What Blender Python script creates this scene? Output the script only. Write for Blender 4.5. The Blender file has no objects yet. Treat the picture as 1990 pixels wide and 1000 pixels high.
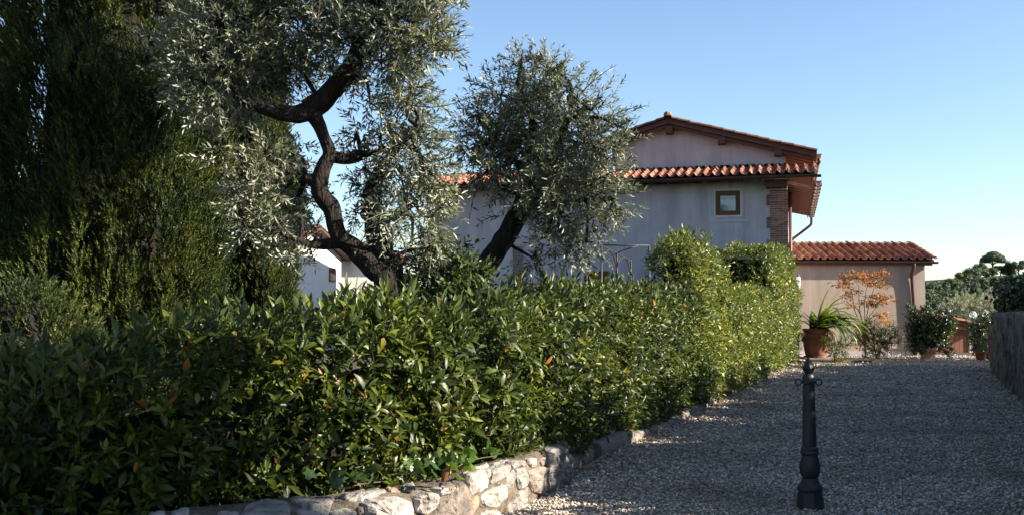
import bpy, math, random
import numpy as np
from math import radians, sin, cos, tan, atan, pi, sqrt
from mathutils import Vector, Matrix, noise as mnoise

# ------------------------------------------------------------------ camera, sky, sun, exposure
sc = bpy.context.scene
col = sc.collection
F, CX, CY, CAMZ = 2000.0, 995.0, 500.0, 1.5
PITCH = atan(100 / F)
cam_d = bpy.data.cameras.new("camera")
cam = bpy.data.objects.new("camera", cam_d)
col.objects.link(cam)
cam_d.sensor_width = 36.0
cam_d.lens = 36.0 * F / 1990.0
cam_d.clip_start, cam_d.clip_end = 0.1, 3000
cam.location = (0, 0, CAMZ)
cam.rotation_euler = (pi / 2 + PITCH, 0, 0)
sc.camera = cam

SUN_AZ, SUN_EL = radians(-13.5), radians(27.0)          # azimuth measured from +X towards +Y
S = Vector((cos(SUN_EL) * cos(SUN_AZ), cos(SUN_EL) * sin(SUN_AZ), sin(SUN_EL)))
w = bpy.data.worlds.new("World")
sc.world = w
w.use_nodes = True
wn = w.node_tree.nodes
bg = wn["Background"]
sky = wn.new("ShaderNodeTexSky")
sky.sky_type = 'NISHITA'
sky.sun_disc = False
sky.sun_elevation = SUN_EL
sky.sun_rotation = pi / 2 - SUN_AZ
sky.altitude = 200
sky.air_density, sky.dust_density, sky.ozone_density = 1.0, 0.55, 2.6
w.node_tree.links.new(sky.outputs[0], bg.inputs[0])
bg.inputs[1].default_value = 0.069
sl = bpy.data.lights.new("sun", 'SUN')
sun = bpy.data.objects.new("sun", sl)
col.objects.link(sun)
sl.energy = 5.0
sl.angle = radians(0.53)
sl.color = (1.0, 0.90, 0.76)
sun.rotation_euler = S.to_track_quat('Z', 'Y').to_euler()
sun.location = (40, -5, 30)
sc.view_settings.view_transform = 'Standard'
sc.view_settings.look = 'None'
sc.view_settings.gamma = 1.0
sc.view_settings.use_curve_mapping = False
sc.view_settings.exposure = 1.74
sc.render.engine = 'CYCLES'
cy = sc.cycles
cy.max_bounces, cy.diffuse_bounces, cy.glossy_bounces, cy.transmission_bounces = 6, 3, 3, 4
cy.transparent_max_bounces = 6
cy.use_denoising = True

rng = np.random.default_rng(7)
random.seed(7)

# ------------------------------------------------------------------ pixel -> place helpers (used to measure the site)
def ray(px, py):
    x = (px - CX) / F; u = (CY - py) / F
    return Vector((x, cos(PITCH) - sin(PITCH) * u, sin(PITCH) + cos(PITCH) * u))
CAM = Vector((0, 0, CAMZ))
def gp(px, py, z=0.0):
    d = ray(px, py); return CAM + d * ((z - CAMZ) / d.z)
def at(px, py, Y):
    d = ray(px, py); return CAM + d * (Y / d.y)

# ------------------------------------------------------------------ materials
def nodes_of(name):
    m = bpy.data.materials.new(name); m.use_nodes = True
    nt = m.node_tree; nt.nodes.clear()
    out = nt.nodes.new("ShaderNodeOutputMaterial")
    return m, nt, out
def N(nt, t, **k):
    n = nt.nodes.new(t)
    for a, b in k.items():
        if a.startswith('i_'):
            n.inputs[int(a[2:])].default_value = b
        else:
            setattr(n, a, b)
    return n
def ramp(nt, stops, interp='LINEAR'):
    r = nt.nodes.new("ShaderNodeValToRGB"); cr = r.color_ramp; cr.interpolation = interp
    while len(cr.elements) < len(stops): cr.elements.new(0.5)
    for e, (p, c) in zip(cr.elements, stops):
        e.position = p; e.color = (*c, 1)
    return r
def rand_value(nt):
    g = N(nt, "ShaderNodeNewGeometry"); oi = N(nt, "ShaderNodeObjectInfo")
    a = N(nt, "ShaderNodeMath", operation='ADD'); f = N(nt, "ShaderNodeMath", operation='FRACT')
    nt.links.new(g.outputs["Random Per Island"], a.inputs[0]); nt.links.new(oi.outputs["Random"], a.inputs[1])
    nt.links.new(a.outputs[0], f.inputs[0])
    return f.outputs[0], g
def leaf_mat(name, stops, rough=0.4, spec=0.5, transl=0.25, back=None, tcol=(1.5, 1.6, 0.7), patch=1.6):
    m, nt, out = nodes_of(name); L = nt.links.new
    rv, g = rand_value(nt)
    r = ramp(nt, stops); L(rv, r.inputs[0])
    c = r.outputs[0]
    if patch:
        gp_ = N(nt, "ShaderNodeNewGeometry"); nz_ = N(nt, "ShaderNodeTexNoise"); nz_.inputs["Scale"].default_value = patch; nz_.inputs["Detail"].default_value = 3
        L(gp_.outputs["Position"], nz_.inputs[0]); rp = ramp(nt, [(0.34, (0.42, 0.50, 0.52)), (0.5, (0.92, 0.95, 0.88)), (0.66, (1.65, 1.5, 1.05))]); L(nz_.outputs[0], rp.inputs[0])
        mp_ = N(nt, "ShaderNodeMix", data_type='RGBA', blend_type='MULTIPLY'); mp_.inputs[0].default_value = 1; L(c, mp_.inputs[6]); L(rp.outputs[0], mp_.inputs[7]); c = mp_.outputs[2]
    if back:
        mx = N(nt, "ShaderNodeMix", data_type='RGBA'); mx.inputs[7].default_value = (*back, 1)
        L(g.outputs["Backfacing"], mx.inputs[0]); L(c, mx.inputs[6]); c = mx.outputs[2]
    p = N(nt, "ShaderNodeBsdfPrincipled"); p.inputs["Roughness"].default_value = rough
    p.inputs["Specular IOR Level"].default_value = spec
    L(c, p.inputs["Base Color"])
    mu = N(nt, "ShaderNodeMix", data_type='RGBA', blend_type='MULTIPLY'); mu.inputs[0].default_value = 1
    mu.inputs[7].default_value = (*tcol, 1); L(c, mu.inputs[6])
    t = N(nt, "ShaderNodeBsdfTranslucent"); L(mu.outputs[2], t.inputs[0])
    ms = N(nt, "ShaderNodeMixShader"); ms.inputs[0].default_value = transl
    L(p.outputs[0], ms.inputs[1]); L(t.outputs[0], ms.inputs[2]); L(ms.outputs[0], out.inputs[0])
    return m
def surf_mat(name, c1, c2, scale=3.0, rough=0.85, bump=0.2, bscale=40.0, detail=6, stretch=(1, 1, 1), rand=0.0, metallic=0.0, c3=None, spec=0.3, bdist=0.01, extra=None):
    m, nt, out = nodes_of(name); L = nt.links.new
    tc = N(nt, "ShaderNodeTexCoord"); mp = N(nt, "ShaderNodeMapping"); mp.inputs[3].default_value = stretch
    L(tc.outputs["Object"], mp.inputs[0])
    n1 = N(nt, "ShaderNodeTexNoise"); n1.inputs["Scale"].default_value = scale; n1.inputs["Detail"].default_value = detail
    n1.inputs["Roughness"].default_value = 0.65
    L(mp.outputs[0], n1.inputs[0])
    st = [(0.3, c1), (0.7, c2)] if c3 is None else [(0.28, c1), (0.5, c2), (0.72, c3)]
    r = ramp(nt, st); L(n1.outputs[0], r.inputs[0]); c = r.outputs[0]
    if rand:
        rv, _ = rand_value(nt)
        h = N(nt, "ShaderNodeHueSaturation")
        mr = N(nt, "ShaderNodeMapRange"); mr.inputs[3].default_value = 1 - rand; mr.inputs[4].default_value = 1 + rand
        L(rv, mr.inputs[0]); L(mr.outputs[0], h.inputs["Value"])
        mr2 = N(nt, "ShaderNodeMapRange"); mr2.inputs[3].default_value = 0.5 - rand * 0.03; mr2.inputs[4].default_value = 0.5 + rand * 0.03
        L(rv, mr2.inputs[0]); L(mr2.outputs[0], h.inputs["Hue"])
        L(c, h.inputs["Color"]); c = h.outputs[0]
    if extra: c = extra(nt, tc, c)
    p = N(nt, "ShaderNodeBsdfPrincipled"); L(c, p.inputs["Base Color"])
    p.inputs["Roughness"].default_value = rough; p.inputs["Metallic"].default_value = metallic
    p.inputs["Specular IOR Level"].default_value = spec
    if bump:
        n2 = N(nt, "ShaderNodeTexNoise"); n2.inputs["Scale"].default_value = bscale; n2.inputs["Detail"].default_value = 5
        L(mp.outputs[0], n2.inputs[0])
        b = N(nt, "ShaderNodeBump"); b.inputs["Strength"].default_value = bump; b.inputs["Distance"].default_value = bdist
        L(n2.outputs[0], b.inputs["Height"]); L(b.outputs[0], p.inputs["Normal"])
    L(p.outputs[0], out.inputs[0])
    return m

def weather(streak=0.35, zscale=0.25, tint=(0.55, 0.52, 0.48)):
    def f(nt, tc, c):
        mp = N(nt, "ShaderNodeMapping"); mp.inputs[3].default_value = (2.2, 2.2, zscale)
        nt.links.new(tc.outputs["Object"], mp.inputs[0])
        n = N(nt, "ShaderNodeTexNoise"); n.inputs["Scale"].default_value = 1.0; n.inputs["Detail"].default_value = 8
        n.inputs["Roughness"].default_value = 0.7
        nt.links.new(mp.outputs[0], n.inputs[0])
        r = ramp(nt, [(0.42, (0, 0, 0)), (0.75, (1, 1, 1))]); nt.links.new(n.outputs[0], r.inputs[0])
        k = N(nt, "ShaderNodeMath", operation='MULTIPLY'); k.inputs[1].default_value = streak
        nt.links.new(r.outputs[0], k.inputs[0])
        mx = N(nt, "ShaderNodeMix", data_type='RGBA', blend_type='MULTIPLY'); mx.inputs[7].default_value = (*tint, 1)
        nt.links.new(k.outputs[0], mx.inputs[0]); nt.links.new(c, mx.inputs[6])
        return mx.outputs[2]
    return f

M = {}
M['stucco'] = surf_mat('stucco_lilac_grey', (0.36, 0.345, 0.375), (0.46, 0.44, 0.465), 1.3, 0.92, 0.25, 120, extra=weather(0.75))
M['stucco_pink'] = surf_mat('stucco_warm_pink', (0.41, 0.345, 0.37), (0.50, 0.425, 0.44), 1.5, 0.92, 0.25, 120, extra=weather(0.7))
M['stucco_beige'] = surf_mat('stucco_beige', (0.30, 0.25, 0.21), (0.355, 0.30, 0.255), 1.3, 0.92, 0.25, 120, extra=weather(0.6))
M['white_wall'] = surf_mat('white_render', (0.72, 0.70, 0.66), (0.82, 0.80, 0.76), 1.3, 0.9, 0.2, 120, extra=weather(0.2))
M['trim'] = surf_mat('pale_window_trim', (0.47, 0.44, 0.43), (0.55, 0.51, 0.50), 4, 0.85, 0.1, 80)
M['tile'] = surf_mat('terracotta_tile', (0.135, 0.046, 0.028), (0.24, 0.095, 0.058), 7, 0.85, 0.35, 60, rand=0.4, c3=(0.30, 0.175, 0.125))
M['tile_old'] = surf_mat('weathered_roof_tile', (0.065, 0.028, 0.020), (0.12, 0.052, 0.034), 7, 0.85, 0.35, 60, rand=0.3, c3=(0.12, 0.08, 0.06))
M['ridge'] = surf_mat('ridge_tile_clay', (0.14, 0.085, 0.06), (0.22, 0.145, 0.105), 6, 0.85, 0.35, 60, rand=0.25)
M['brick'] = surf_mat('old_brick', (0.15, 0.065, 0.045), (0.26, 0.125, 0.085), 9, 0.9, 0.4, 70, rand=0.3)
M['mortar'] = surf_mat('lime_mortar', (0.50, 0.46, 0.42), (0.62, 0.57, 0.52), 12, 0.95, 0.4, 90)
M['dark_wood'] = surf_mat('dark_brown_wood', (0.055, 0.024, 0.016), (0.105, 0.045, 0.03), 5, 0.7, 0.3, 30, stretch=(1, 1, 6))
M['rafter'] = surf_mat('lit_red_brown_rafter', (0.24, 0.12, 0.085), (0.34, 0.18, 0.13), 6, 0.75, 0.3, 40)  # lightened so the rafters' lit faces are in the colour
M['soffit'] = surf_mat('shaded_clay_soffit', (0.045, 0.020, 0.014), (0.085, 0.04, 0.028), 6, 0.85, 0.3, 40)  # darkened so the shade between the rafters is in the colour
M['win_wood'] = surf_mat('chestnut_window_wood', (0.085, 0.036, 0.015), (0.14, 0.06, 0.024), 8, 0.5, 0.15, 40, stretch=(6, 6, 1))
M['door_wood'] = surf_mat('red_brown_door_wood', (0.16, 0.06, 0.035), (0.25, 0.10, 0.06), 6, 0.6, 0.2, 40, stretch=(8, 8, 0.6))
M['gutter'] = surf_mat('copper_brown_gutter', (0.035, 0.025, 0.022), (0.075, 0.05, 0.04), 5, 0.45, 0.1, 30, metallic=0.3)
M['gutter_tan'] = surf_mat('tan_metal_gutter', (0.27, 0.20, 0.16), (0.38, 0.29, 0.23), 5, 0.45, 0.1, 30, metallic=0.2)
M['pipe'] = surf_mat('brown_downpipe', (0.065, 0.030, 0.022), (0.10, 0.048, 0.035), 5, 0.45, 0.05, 30, metallic=0.2)
M['iron'] = surf_mat('black_iron', (0.022, 0.021, 0.022), (0.045, 0.04, 0.038), 14, 0.55, 0.2, 60, spec=0.4)
M['iron_brown'] = surf_mat('rusty_brown_iron', (0.045, 0.035, 0.032), (0.085, 0.06, 0.05), 14, 0.6, 0.2, 60)
M['bollard'] = surf_mat('grey_green_cast_iron', (0.010, 0.013, 0.016), (0.020, 0.025, 0.029), 9, 0.52, 0.35, 45, spec=0.4, c3=(0.036, 0.034, 0.031), bdist=0.004)
M['stone'] = surf_mat('pale_limestone', (0.11, 0.095, 0.08), (0.28, 0.255, 0.225), 7, 0.9, 1.0, 28, rand=0.25, c3=(0.46, 0.44, 0.41), bdist=0.02)
M['stone_dark'] = surf_mat('dark_lichen_stone', (0.085, 0.075, 0.065), (0.19, 0.16, 0.135), 9, 0.95, 1.0, 26, rand=0.2, c3=(0.34, 0.29, 0.23), bdist=0.02)
M['stone_red'] = surf_mat('rusty_sandstone', (0.25, 0.15, 0.10), (0.40, 0.25, 0.17), 9, 0.92, 0.8, 30, bdist=0.02)
M['wall_mortar'] = surf_mat('mossy_wall_mortar', (0.045, 0.036, 0.026), (0.125, 0.10, 0.072), 14, 0.97, 1.0, 55, bdist=0.02, c3=(0.21, 0.175, 0.135))
M['kerb'] = surf_mat('pale_kerb_concrete', (0.12, 0.10, 0.085), (0.25, 0.215, 0.185), 5, 0.9, 0.5, 45, rand=0.15)
M['terracotta'] = surf_mat('terracotta_pot', (0.17, 0.06, 0.033), (0.27, 0.11, 0.065), 6, 0.85, 0.3, 50)
M['terracotta_pale'] = surf_mat('pale_terracotta_pot', (0.40, 0.22, 0.16), (0.52, 0.31, 0.24), 6, 0.85, 0.3, 50)
M['soil'] = surf_mat('garden_soil', (0.035, 0.026, 0.018), (0.075, 0.055, 0.038), 10, 0.97, 0.8, 30, bdist=0.03)
M['bark'] = surf_mat('olive_bark', (0.006, 0.005, 0.004), (0.016, 0.012, 0.009), 9, 0.95, 1.0, 22, stretch=(2.2, 2.2, 0.5), c3=(0.05, 0.037, 0.027), bdist=0.05)
M['bark_fine'] = surf_mat('twig_bark', (0.06, 0.045, 0.03), (0.13, 0.10, 0.07), 20, 0.95, 0.3, 40)
M['twig_pale'] = surf_mat('pale_olive_twig', (0.16, 0.14, 0.10), (0.27, 0.24, 0.18), 20, 0.9, 0.2, 40)
M['green_twig'] = surf_mat('green_twig', (0.07, 0.085, 0.03), (0.12, 0.13, 0.05), 20, 0.8, 0.1, 40)
M['shade_core'] = surf_mat('inner_shade_core', (0.008, 0.008, 0.005), (0.022, 0.019, 0.011), 30, 1.0, 1.0, 40, bdist=0.05)  # darker than dry wood: the shade inside the foliage is put into the colour
def streaks(nt, tc, c):
    mp = N(nt, "ShaderNodeMapping"); mp.inputs[3].default_value = (3.4, 3.4, 0.4)
    nt.links.new(tc.outputs["Object"], mp.inputs[0])
    n = N(nt, "ShaderNodeTexNoise"); n.inputs["Scale"].default_value = 1.3; n.inputs["Detail"].default_value = 8; n.inputs["Roughness"].default_value = 0.75
    nt.links.new(mp.outputs[0], n.inputs[0])
    r = ramp(nt, [(0.36, (0.2, 0.2, 0.19)), (0.47, (0.9, 0.88, 0.85)), (0.56, (0.35, 0.33, 0.29)), (0.68, (2.2, 2.1, 1.9))]); nt.links.new(n.outputs[0], r.inputs[0])
    mx = N(nt, "ShaderNodeMix", data_type='RGBA', blend_type='MULTIPLY'); mx.inputs[0].default_value = 1
    nt.links.new(c, mx.inputs[6]); nt.links.new(r.outputs[0], mx.inputs[7])
    return mx.outputs[2]
M['old_wall'] = surf_mat('streaked_old_wall', (0.045, 0.038, 0.032), (0.30, 0.255, 0.205), 4.5, 0.95, 0.9, 12, bdist=0.04, extra=streaks)
M['bark_c'] = surf_mat('cypress_bark', (0.05, 0.035, 0.025), (0.12, 0.09, 0.065), 8, 0.95, 1.0, 20, stretch=(2, 2, 0.3), bdist=0.03)

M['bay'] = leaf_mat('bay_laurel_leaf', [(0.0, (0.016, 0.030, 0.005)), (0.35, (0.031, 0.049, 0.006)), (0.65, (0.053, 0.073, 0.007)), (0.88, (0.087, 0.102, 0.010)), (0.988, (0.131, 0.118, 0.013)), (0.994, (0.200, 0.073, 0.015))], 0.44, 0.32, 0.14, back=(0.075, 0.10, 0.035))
M['bay_sunlit'] = leaf_mat('sunlit_laurel_leaf', [(0.0, (0.034, 0.056, 0.009)), (0.3, (0.063, 0.093, 0.013)), (0.65, (0.110, 0.140, 0.018)), (0.9, (0.195, 0.195, 0.026)), (0.985, (0.289, 0.224, 0.040)), (0.996, (0.323, 0.121, 0.032))], 0.42, 0.38, 0.2, back=(0.12, 0.145, 0.05))  # same laurel as bay, with the sunlight put into a lighter, yellower colour
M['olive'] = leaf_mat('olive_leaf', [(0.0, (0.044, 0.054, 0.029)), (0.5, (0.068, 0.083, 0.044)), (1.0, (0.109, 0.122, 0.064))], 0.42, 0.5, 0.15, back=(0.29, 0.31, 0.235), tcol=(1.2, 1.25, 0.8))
M['olive_pale'] = leaf_mat('silver_olive_leaf', [(0.0, (0.145, 0.165, 0.112)), (0.5, (0.209, 0.230, 0.165)), (1.0, (0.301, 0.321, 0.236))], 0.5, 0.4, 0.2, back=(0.32, 0.34, 0.27), tcol=(1.2, 1.25, 0.8))
M['cypress'] = leaf_mat('cypress_spray', [(0.0, (0.016, 0.026, 0.007)), (0.5, (0.036, 0.053, 0.013)), (0.85, (0.067, 0.089, 0.021)), (0.97, (0.105, 0.113, 0.035)), (0.996, (0.128, 0.076, 0.037))], 0.6, 0.3, 0.2)
M['dark_leaf'] = leaf_mat('dark_evergreen_leaf', [(0.0, (0.018, 0.032, 0.011)), (0.6, (0.034, 0.055, 0.016)), (1.0, (0.067, 0.095, 0.025))], 0.45, 0.4, 0.15)
M['camellia'] = leaf_mat('camellia_leaf', [(0.0, (0.015, 0.033, 0.010)), (0.6, (0.035, 0.064, 0.015)), (0.9, (0.079, 0.111, 0.028)), (1.0, (0.134, 0.095, 0.035))], 0.34, 0.55, 0.15)
M['yellowgreen'] = leaf_mat('yellow_green_leaf', [(0.0, (0.036, 0.054, 0.013)), (0.6, (0.079, 0.101, 0.025)), (1.0, (0.173, 0.166, 0.050))], 0.5, 0.4, 0.25)
M['maple'] = leaf_mat('orange_autumn_leaf', [(0.0, (0.144, 0.058, 0.022)), (0.5, (0.232, 0.108, 0.034)), (1.0, (0.305, 0.182, 0.060))], 0.55, 0.3, 0.35, tcol=(1.3, 1.0, 0.7))
M['strap'] = leaf_mat('strap_leaf', [(0.0, (0.049, 0.091, 0.021)), (0.6, (0.104, 0.158, 0.038)), (0.9, (0.220, 0.275, 0.061)), (1.0, (0.302, 0.275, 0.098))], 0.35, 0.5, 0.25)
M['strap_dry'] = leaf_mat('dry_strap_leaf', [(0.0, (0.216, 0.144, 0.079)), (1.0, (0.302, 0.216, 0.137))], 0.6, 0.3, 0.2)
M['ivy'] = leaf_mat('ivy_leaf', [(0.0, (0.025, 0.054, 0.013)), (0.6, (0.050, 0.094, 0.022)), (1.0, (0.094, 0.144, 0.036))], 0.4, 0.5, 0.25)
M['dead_leaf'] = leaf_mat('dead_brown_leaf', [(0.0, (0.126, 0.052, 0.025)), (1.0, (0.224, 0.105, 0.049))], 0.6, 0.3, 0.2)
M['petal'] = leaf_mat('pink_petal', [(0.0, (0.446, 0.079, 0.101)), (1.0, (0.518, 0.173, 0.158))], 0.6, 0.3, 0.3, tcol=(1, 1, 1))
M['hill_leaf_light'] = leaf_mat('pale_hill_tree_leaf', [(0.0, (0.035, 0.050, 0.022)), (0.5, (0.062, 0.082, 0.028)), (1.0, (0.11, 0.125, 0.04))], 0.6, 0.3, 0.1)
M['hill_leaf'] = leaf_mat('hill_tree_leaf', [(0.0, (0.027, 0.049, 0.032)), (0.5, (0.049, 0.078, 0.041)), (1.0, (0.099, 0.141, 0.054))], 0.6, 0.3, 0.1)
M['pebble'] = None
def pebble_mat():
    m, nt, out = nodes_of('gravel_pebble'); L = nt.links.new
    rv, g = rand_value(nt)
    r = ramp(nt, [(0.0, (0.17, 0.13, 0.095)), (0.3, (0.35, 0.285, 0.22)), (0.55, (0.49, 0.415, 0.335)), (0.78, (0.60, 0.53, 0.445)), (0.95, (0.76, 0.70, 0.62)), (1.0, (0.30, 0.17, 0.11))]); L(rv, r.inputs[0])
    p = N(nt, "ShaderNodeBsdfPrincipled"); p.inputs["Roughness"].default_value = 0.8; p.inputs["Specular IOR Level"].default_value = 0.3
    gp_ = N(nt, "ShaderNodeNewGeometry"); nz_ = N(nt, "ShaderNodeTexNoise"); nz_.inputs["Scale"].default_value = .9; nz_.inputs["Detail"].default_value = 6
    L(gp_.outputs["Position"], nz_.inputs[0]); rp = ramp(nt, [(0.34, (0.62, 0.58, 0.52)), (0.52, (1, 1, 1)), (0.7, (1.12, 1.1, 1.06))]); L(nz_.outputs[0], rp.inputs[0])
    mp_ = N(nt, "ShaderNodeMix", data_type='RGBA', blend_type='MULTIPLY'); mp_.inputs[0].default_value = 1; L(r.outputs[0], mp_.inputs[6]); L(rp.outputs[0], mp_.inputs[7])
    L(mp_.outputs[2], p.inputs["Base Color"]); L(p.outputs[0], out.inputs[0]); return m
M['pebble'] = pebble_mat()
def gravel_mat():
    m, nt, out = nodes_of('gravel_surface'); L = nt.links.new
    tc = N(nt, "ShaderNodeTexCoord")
    v = N(nt, "ShaderNodeTexVoronoi"); v.inputs["Scale"].default_value = 42; v.inputs["Randomness"].default_value = 1
    L(tc.outputs["Object"], v.inputs["Vector"])
    sx = N(nt, "ShaderNodeSeparateColor"); L(v.outputs["Color"], sx.inputs[0])
    r = ramp(nt, [(0.0, (0.10, 0.082, 0.064)), (0.3, (0.20, 0.17, 0.14)), (0.6, (0.30, 0.265, 0.225)), (0.9, (0.42, 0.38, 0.335)), (1.0, (0.55, 0.52, 0.48))]); L(sx.outputs[0], r.inputs[0])
    n = N(nt, "ShaderNodeTexNoise"); n.inputs["Scale"].default_value = 1.1; n.inputs["Detail"].default_value = 6; L(tc.outputs["Object"], n.inputs[0])
    r2 = ramp(nt, [(0.3, (0.72, 0.70, 0.68)), (0.7, (1.05, 1.05, 1.05))]); L(n.outputs[0], r2.inputs[0])
    mx = N(nt, "ShaderNodeMix", data_type='RGBA', blend_type='MULTIPLY'); mx.inputs[0].default_value = 1
    L(r.outputs[0], mx.inputs[6]); L(r2.outputs[0], mx.inputs[7])
    b = N(nt, "ShaderNodeBump"); b.inputs["Strength"].default_value = 1.0; b.inputs["Distance"].default_value = 0.02; b.invert = True
    L(v.outputs["Distance"], b.inputs["Height"])
    p = N(nt, "ShaderNodeBsdfPrincipled"); p.inputs["Roughness"].default_value = 0.9; p.inputs["Specular IOR Level"].default_value = 0.25
    L(mx.outputs[2], p.inputs["Base Color"]); L(b.outputs[0], p.inputs["Normal"]); L(p.outputs[0], out.inputs[0]); return m
M['gravel'] = gravel_mat()
def glass_mat(name):
    m, nt, out = nodes_of(name)
    g = N(nt, "ShaderNodeBsdfGlossy"); g.inputs["Roughness"].default_value = 0.03
    t = N(nt, "ShaderNodeBsdfTransparent"); t.inputs[0].default_value = (0.85, 0.9, 0.9, 1)
    f = N(nt, "ShaderNodeFresnel"); f.inputs[0].default_value = 1.9
    ms = N(nt, "ShaderNodeMixShader"); nt.links.new(f.outputs[0], ms.inputs[0]); nt.links.new(t.outputs[0], ms.inputs[1]); nt.links.new(g.outputs[0], ms.inputs[2])
    nt.links.new(ms.outputs[0], out.inputs[0]); return m
M['glass'] = glass_mat('window_glass')
M['sky_reflection'] = surf_mat('painted_sky_reflection', (0.62, 0.70, 0.80), (0.68, 0.76, 0.86), 6, 0.8, 0.1, 50)  # pale blue painted to stand for sky mirrored in the panes
M['frost'] = surf_mat('frosted_lamp_glass', (0.74, 0.72, 0.66), (0.80, 0.78, 0.72), 6, 0.3, 0.0, 50)
def globe_mat():
    m, nt, out = nodes_of('clear_globe_glass')
    p = N(nt, "ShaderNodeBsdfPrincipled"); p.inputs["Base Color"].default_value = (0.95, 0.95, 0.93, 1)
    p.inputs["Roughness"].default_value = 0.08; p.inputs["Transmission Weight"].default_value = 0.75; p.inputs["IOR"].default_value = 1.25
    nt.links.new(p.outputs[0], out.inputs[0]); return m
M['globe'] = globe_mat()

# ------------------------------------------------------------------ mesh helpers
def tri_mesh(name, V, T, smooth=False):
    me = bpy.data.meshes.new(name)
    V = np.ascontiguousarray(V, np.float32); T = np.ascontiguousarray(T, np.int32)
    me.vertices.add(len(V)); me.vertices.foreach_set("co", V.ravel())
    me.loops.add(T.size); me.loops.foreach_set("vertex_index", T.ravel())
    me.polygons.add(len(T)); me.polygons.foreach_set("loop_start", np.arange(0, T.size, 3, dtype=np.int32))
    if smooth: me.polygons.foreach_set("use_smooth", np.ones(len(T), bool))
    me.update(calc_edges=True)
    return me
class MB:
    def __init__(s): s.v = []; s.f = []
    def add(s, v, f):
        o = len(s.v); s.v += [tuple(p) for p in v]; s.f += [tuple(i + o for i in q) for q in f]
        return s
    def box(s, x0, y0, z0, x1, y1, z1, mat=None):
        v = [Vector((x, y, z)) for z in (z0, z1) for y in (y0, y1) for x in (x0, x1)]
        if mat is not None: v = [mat @ p for p in v]
        return s.add(v, [(0, 2, 3, 1), (4, 5, 7, 6), (0, 1, 5, 4), (2, 6, 7, 3), (1, 3, 7, 5), (0, 4, 6, 2)])
    def prism(s, poly, axis, a, b):
        """poly: 2D points; extruded along axis from a to b ('x': poly is (y,z), 'y': (x,z), 'z': (x,y))"""
        def mk(p, c):
            return {'x': (c, p[0], p[1]), 'y': (p[0], c, p[1]), 'z': (p[0], p[1], c)}[axis]
        n = len(poly)
        v = [mk(p, a) for p in poly] + [mk(p, b) for p in poly]
        f = [tuple(range(n - 1, -1, -1)), tuple(range(n, 2 * n))] + [(i, (i + 1) % n, n + (i + 1) % n, n + i) for i in range(n)]
        return s.add(v, f)
    def tube(s, pts, rad, n=8, cap=True, jitter=0.0, seed=0):
        pts = [Vector(p) for p in pts]
        if not hasattr(rad, '__len__'): rad = [rad] * len(pts)
        rings = []; up = None
        for i, p in enumerate(pts):
            t = (pts[min(i + 1, len(pts) - 1)] - pts[max(i - 1, 0)]).normalized()
            if up is None:
                up = t.orthogonal().normalized()
            up = (up - t * up.dot(t)).normalized(); sd = t.cross(up)
            ring = []
            for k in range(n):
                a = 2 * pi * k / n
                rr = rad[i]
                if jitter:
                    q = p + (up * cos(a) + sd * sin(a)) * rr
                    rr *= 1 + jitter * (mnoise.noise(Vector((cos(a) * 1.6 + seed, sin(a) * 1.6, p.z * 2.0))) + 0.6 * mnoise.noise(q * 9 + Vector((seed, 0, 0))))
                ring.append(p + (up * cos(a) + sd * sin(a)) * rr)
            rings.append(ring)
        v = [q for r_ in rings for q in r_]; f = []
        for i in range(len(pts) - 1):
            for k in range(n):
                f.append((i * n + k, i * n + (k + 1) % n, (i + 1) * n + (k + 1) % n, (i + 1) * n + k))
        if cap:
            f.append(tuple(range(n - 1, -1, -1))); f.append(tuple(range((len(pts) - 1) * n, len(pts) * n)))
        return s.add(v, f)
    def lathe(s, prof, c=(0, 0, 0), n=20, squash=1.0):
        c = Vector(c); v = []; f = []
        for r_, z in prof:
            for k in range(n):
                a = 2 * pi * k / n; v.append(c + Vector((r_ * cos(a), r_ * sin(a) * squash, z)))
        for i in range(len(prof) - 1):
            for k in range(n):
                f.append((i * n + k, i * n + (k + 1) % n, (i + 1) * n + (k + 1) % n, (i + 1) * n + k))
        f.append(tuple(range(n - 1, -1, -1))); f.append(tuple(range((len(prof) - 1) * n, len(prof) * n)))
        return s.add(v, f)
    def mesh(s, name, smooth=False):
        me = bpy.data.meshes.new(name); me.from_pydata(s.v, [], s.f)
        if smooth:
            for p in me.polygons: p.use_smooth = True
        me.update(); return me

INV = {}
def thing(name, loc, label, cat, group=None, rotz=0.0):
    o = bpy.data.objects.new(name, None); col.objects.link(o)
    o.empty_display_size = 0.2
    o.location = loc; o.rotation_euler = (0, 0, rotz)
    INV[o.name] = (Matrix.Translation(Vector(loc)) @ Matrix.Rotation(rotz, 4, 'Z')).inverted()
    tag(o, label, cat, group); return o
def tag(o, label=None, cat=None, group=None, kind=None):
    if label: o['label'] = label
    if cat: o['category'] = cat
    if group: o['group'] = group
    if kind: o['kind'] = kind
    return o
def put(name, me, mat, parent=None, world=True, label=None, kind=None, inv=None):
    """link a mesh as one object; world=True: its vertices are world coordinates and are brought into the parent's space"""
    if parent is not None and world:
        iv = inv if inv is not None else INV.get(parent.name)
        if iv is not None: me.transform(iv)
    o = bpy.data.objects.new(name, me); col.objects.link(o)
    if mat is not None and not me.materials: me.materials.append(mat)
    if parent is not None: o.parent = parent
    if label: o['label'] = label
    if kind: o['kind'] = kind
    return o
def inst(name, me, parent, mtx):
    o = bpy.data.objects.new(name, me); col.objects.link(o); o.parent = parent; o.matrix_local = mtx; return o

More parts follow.
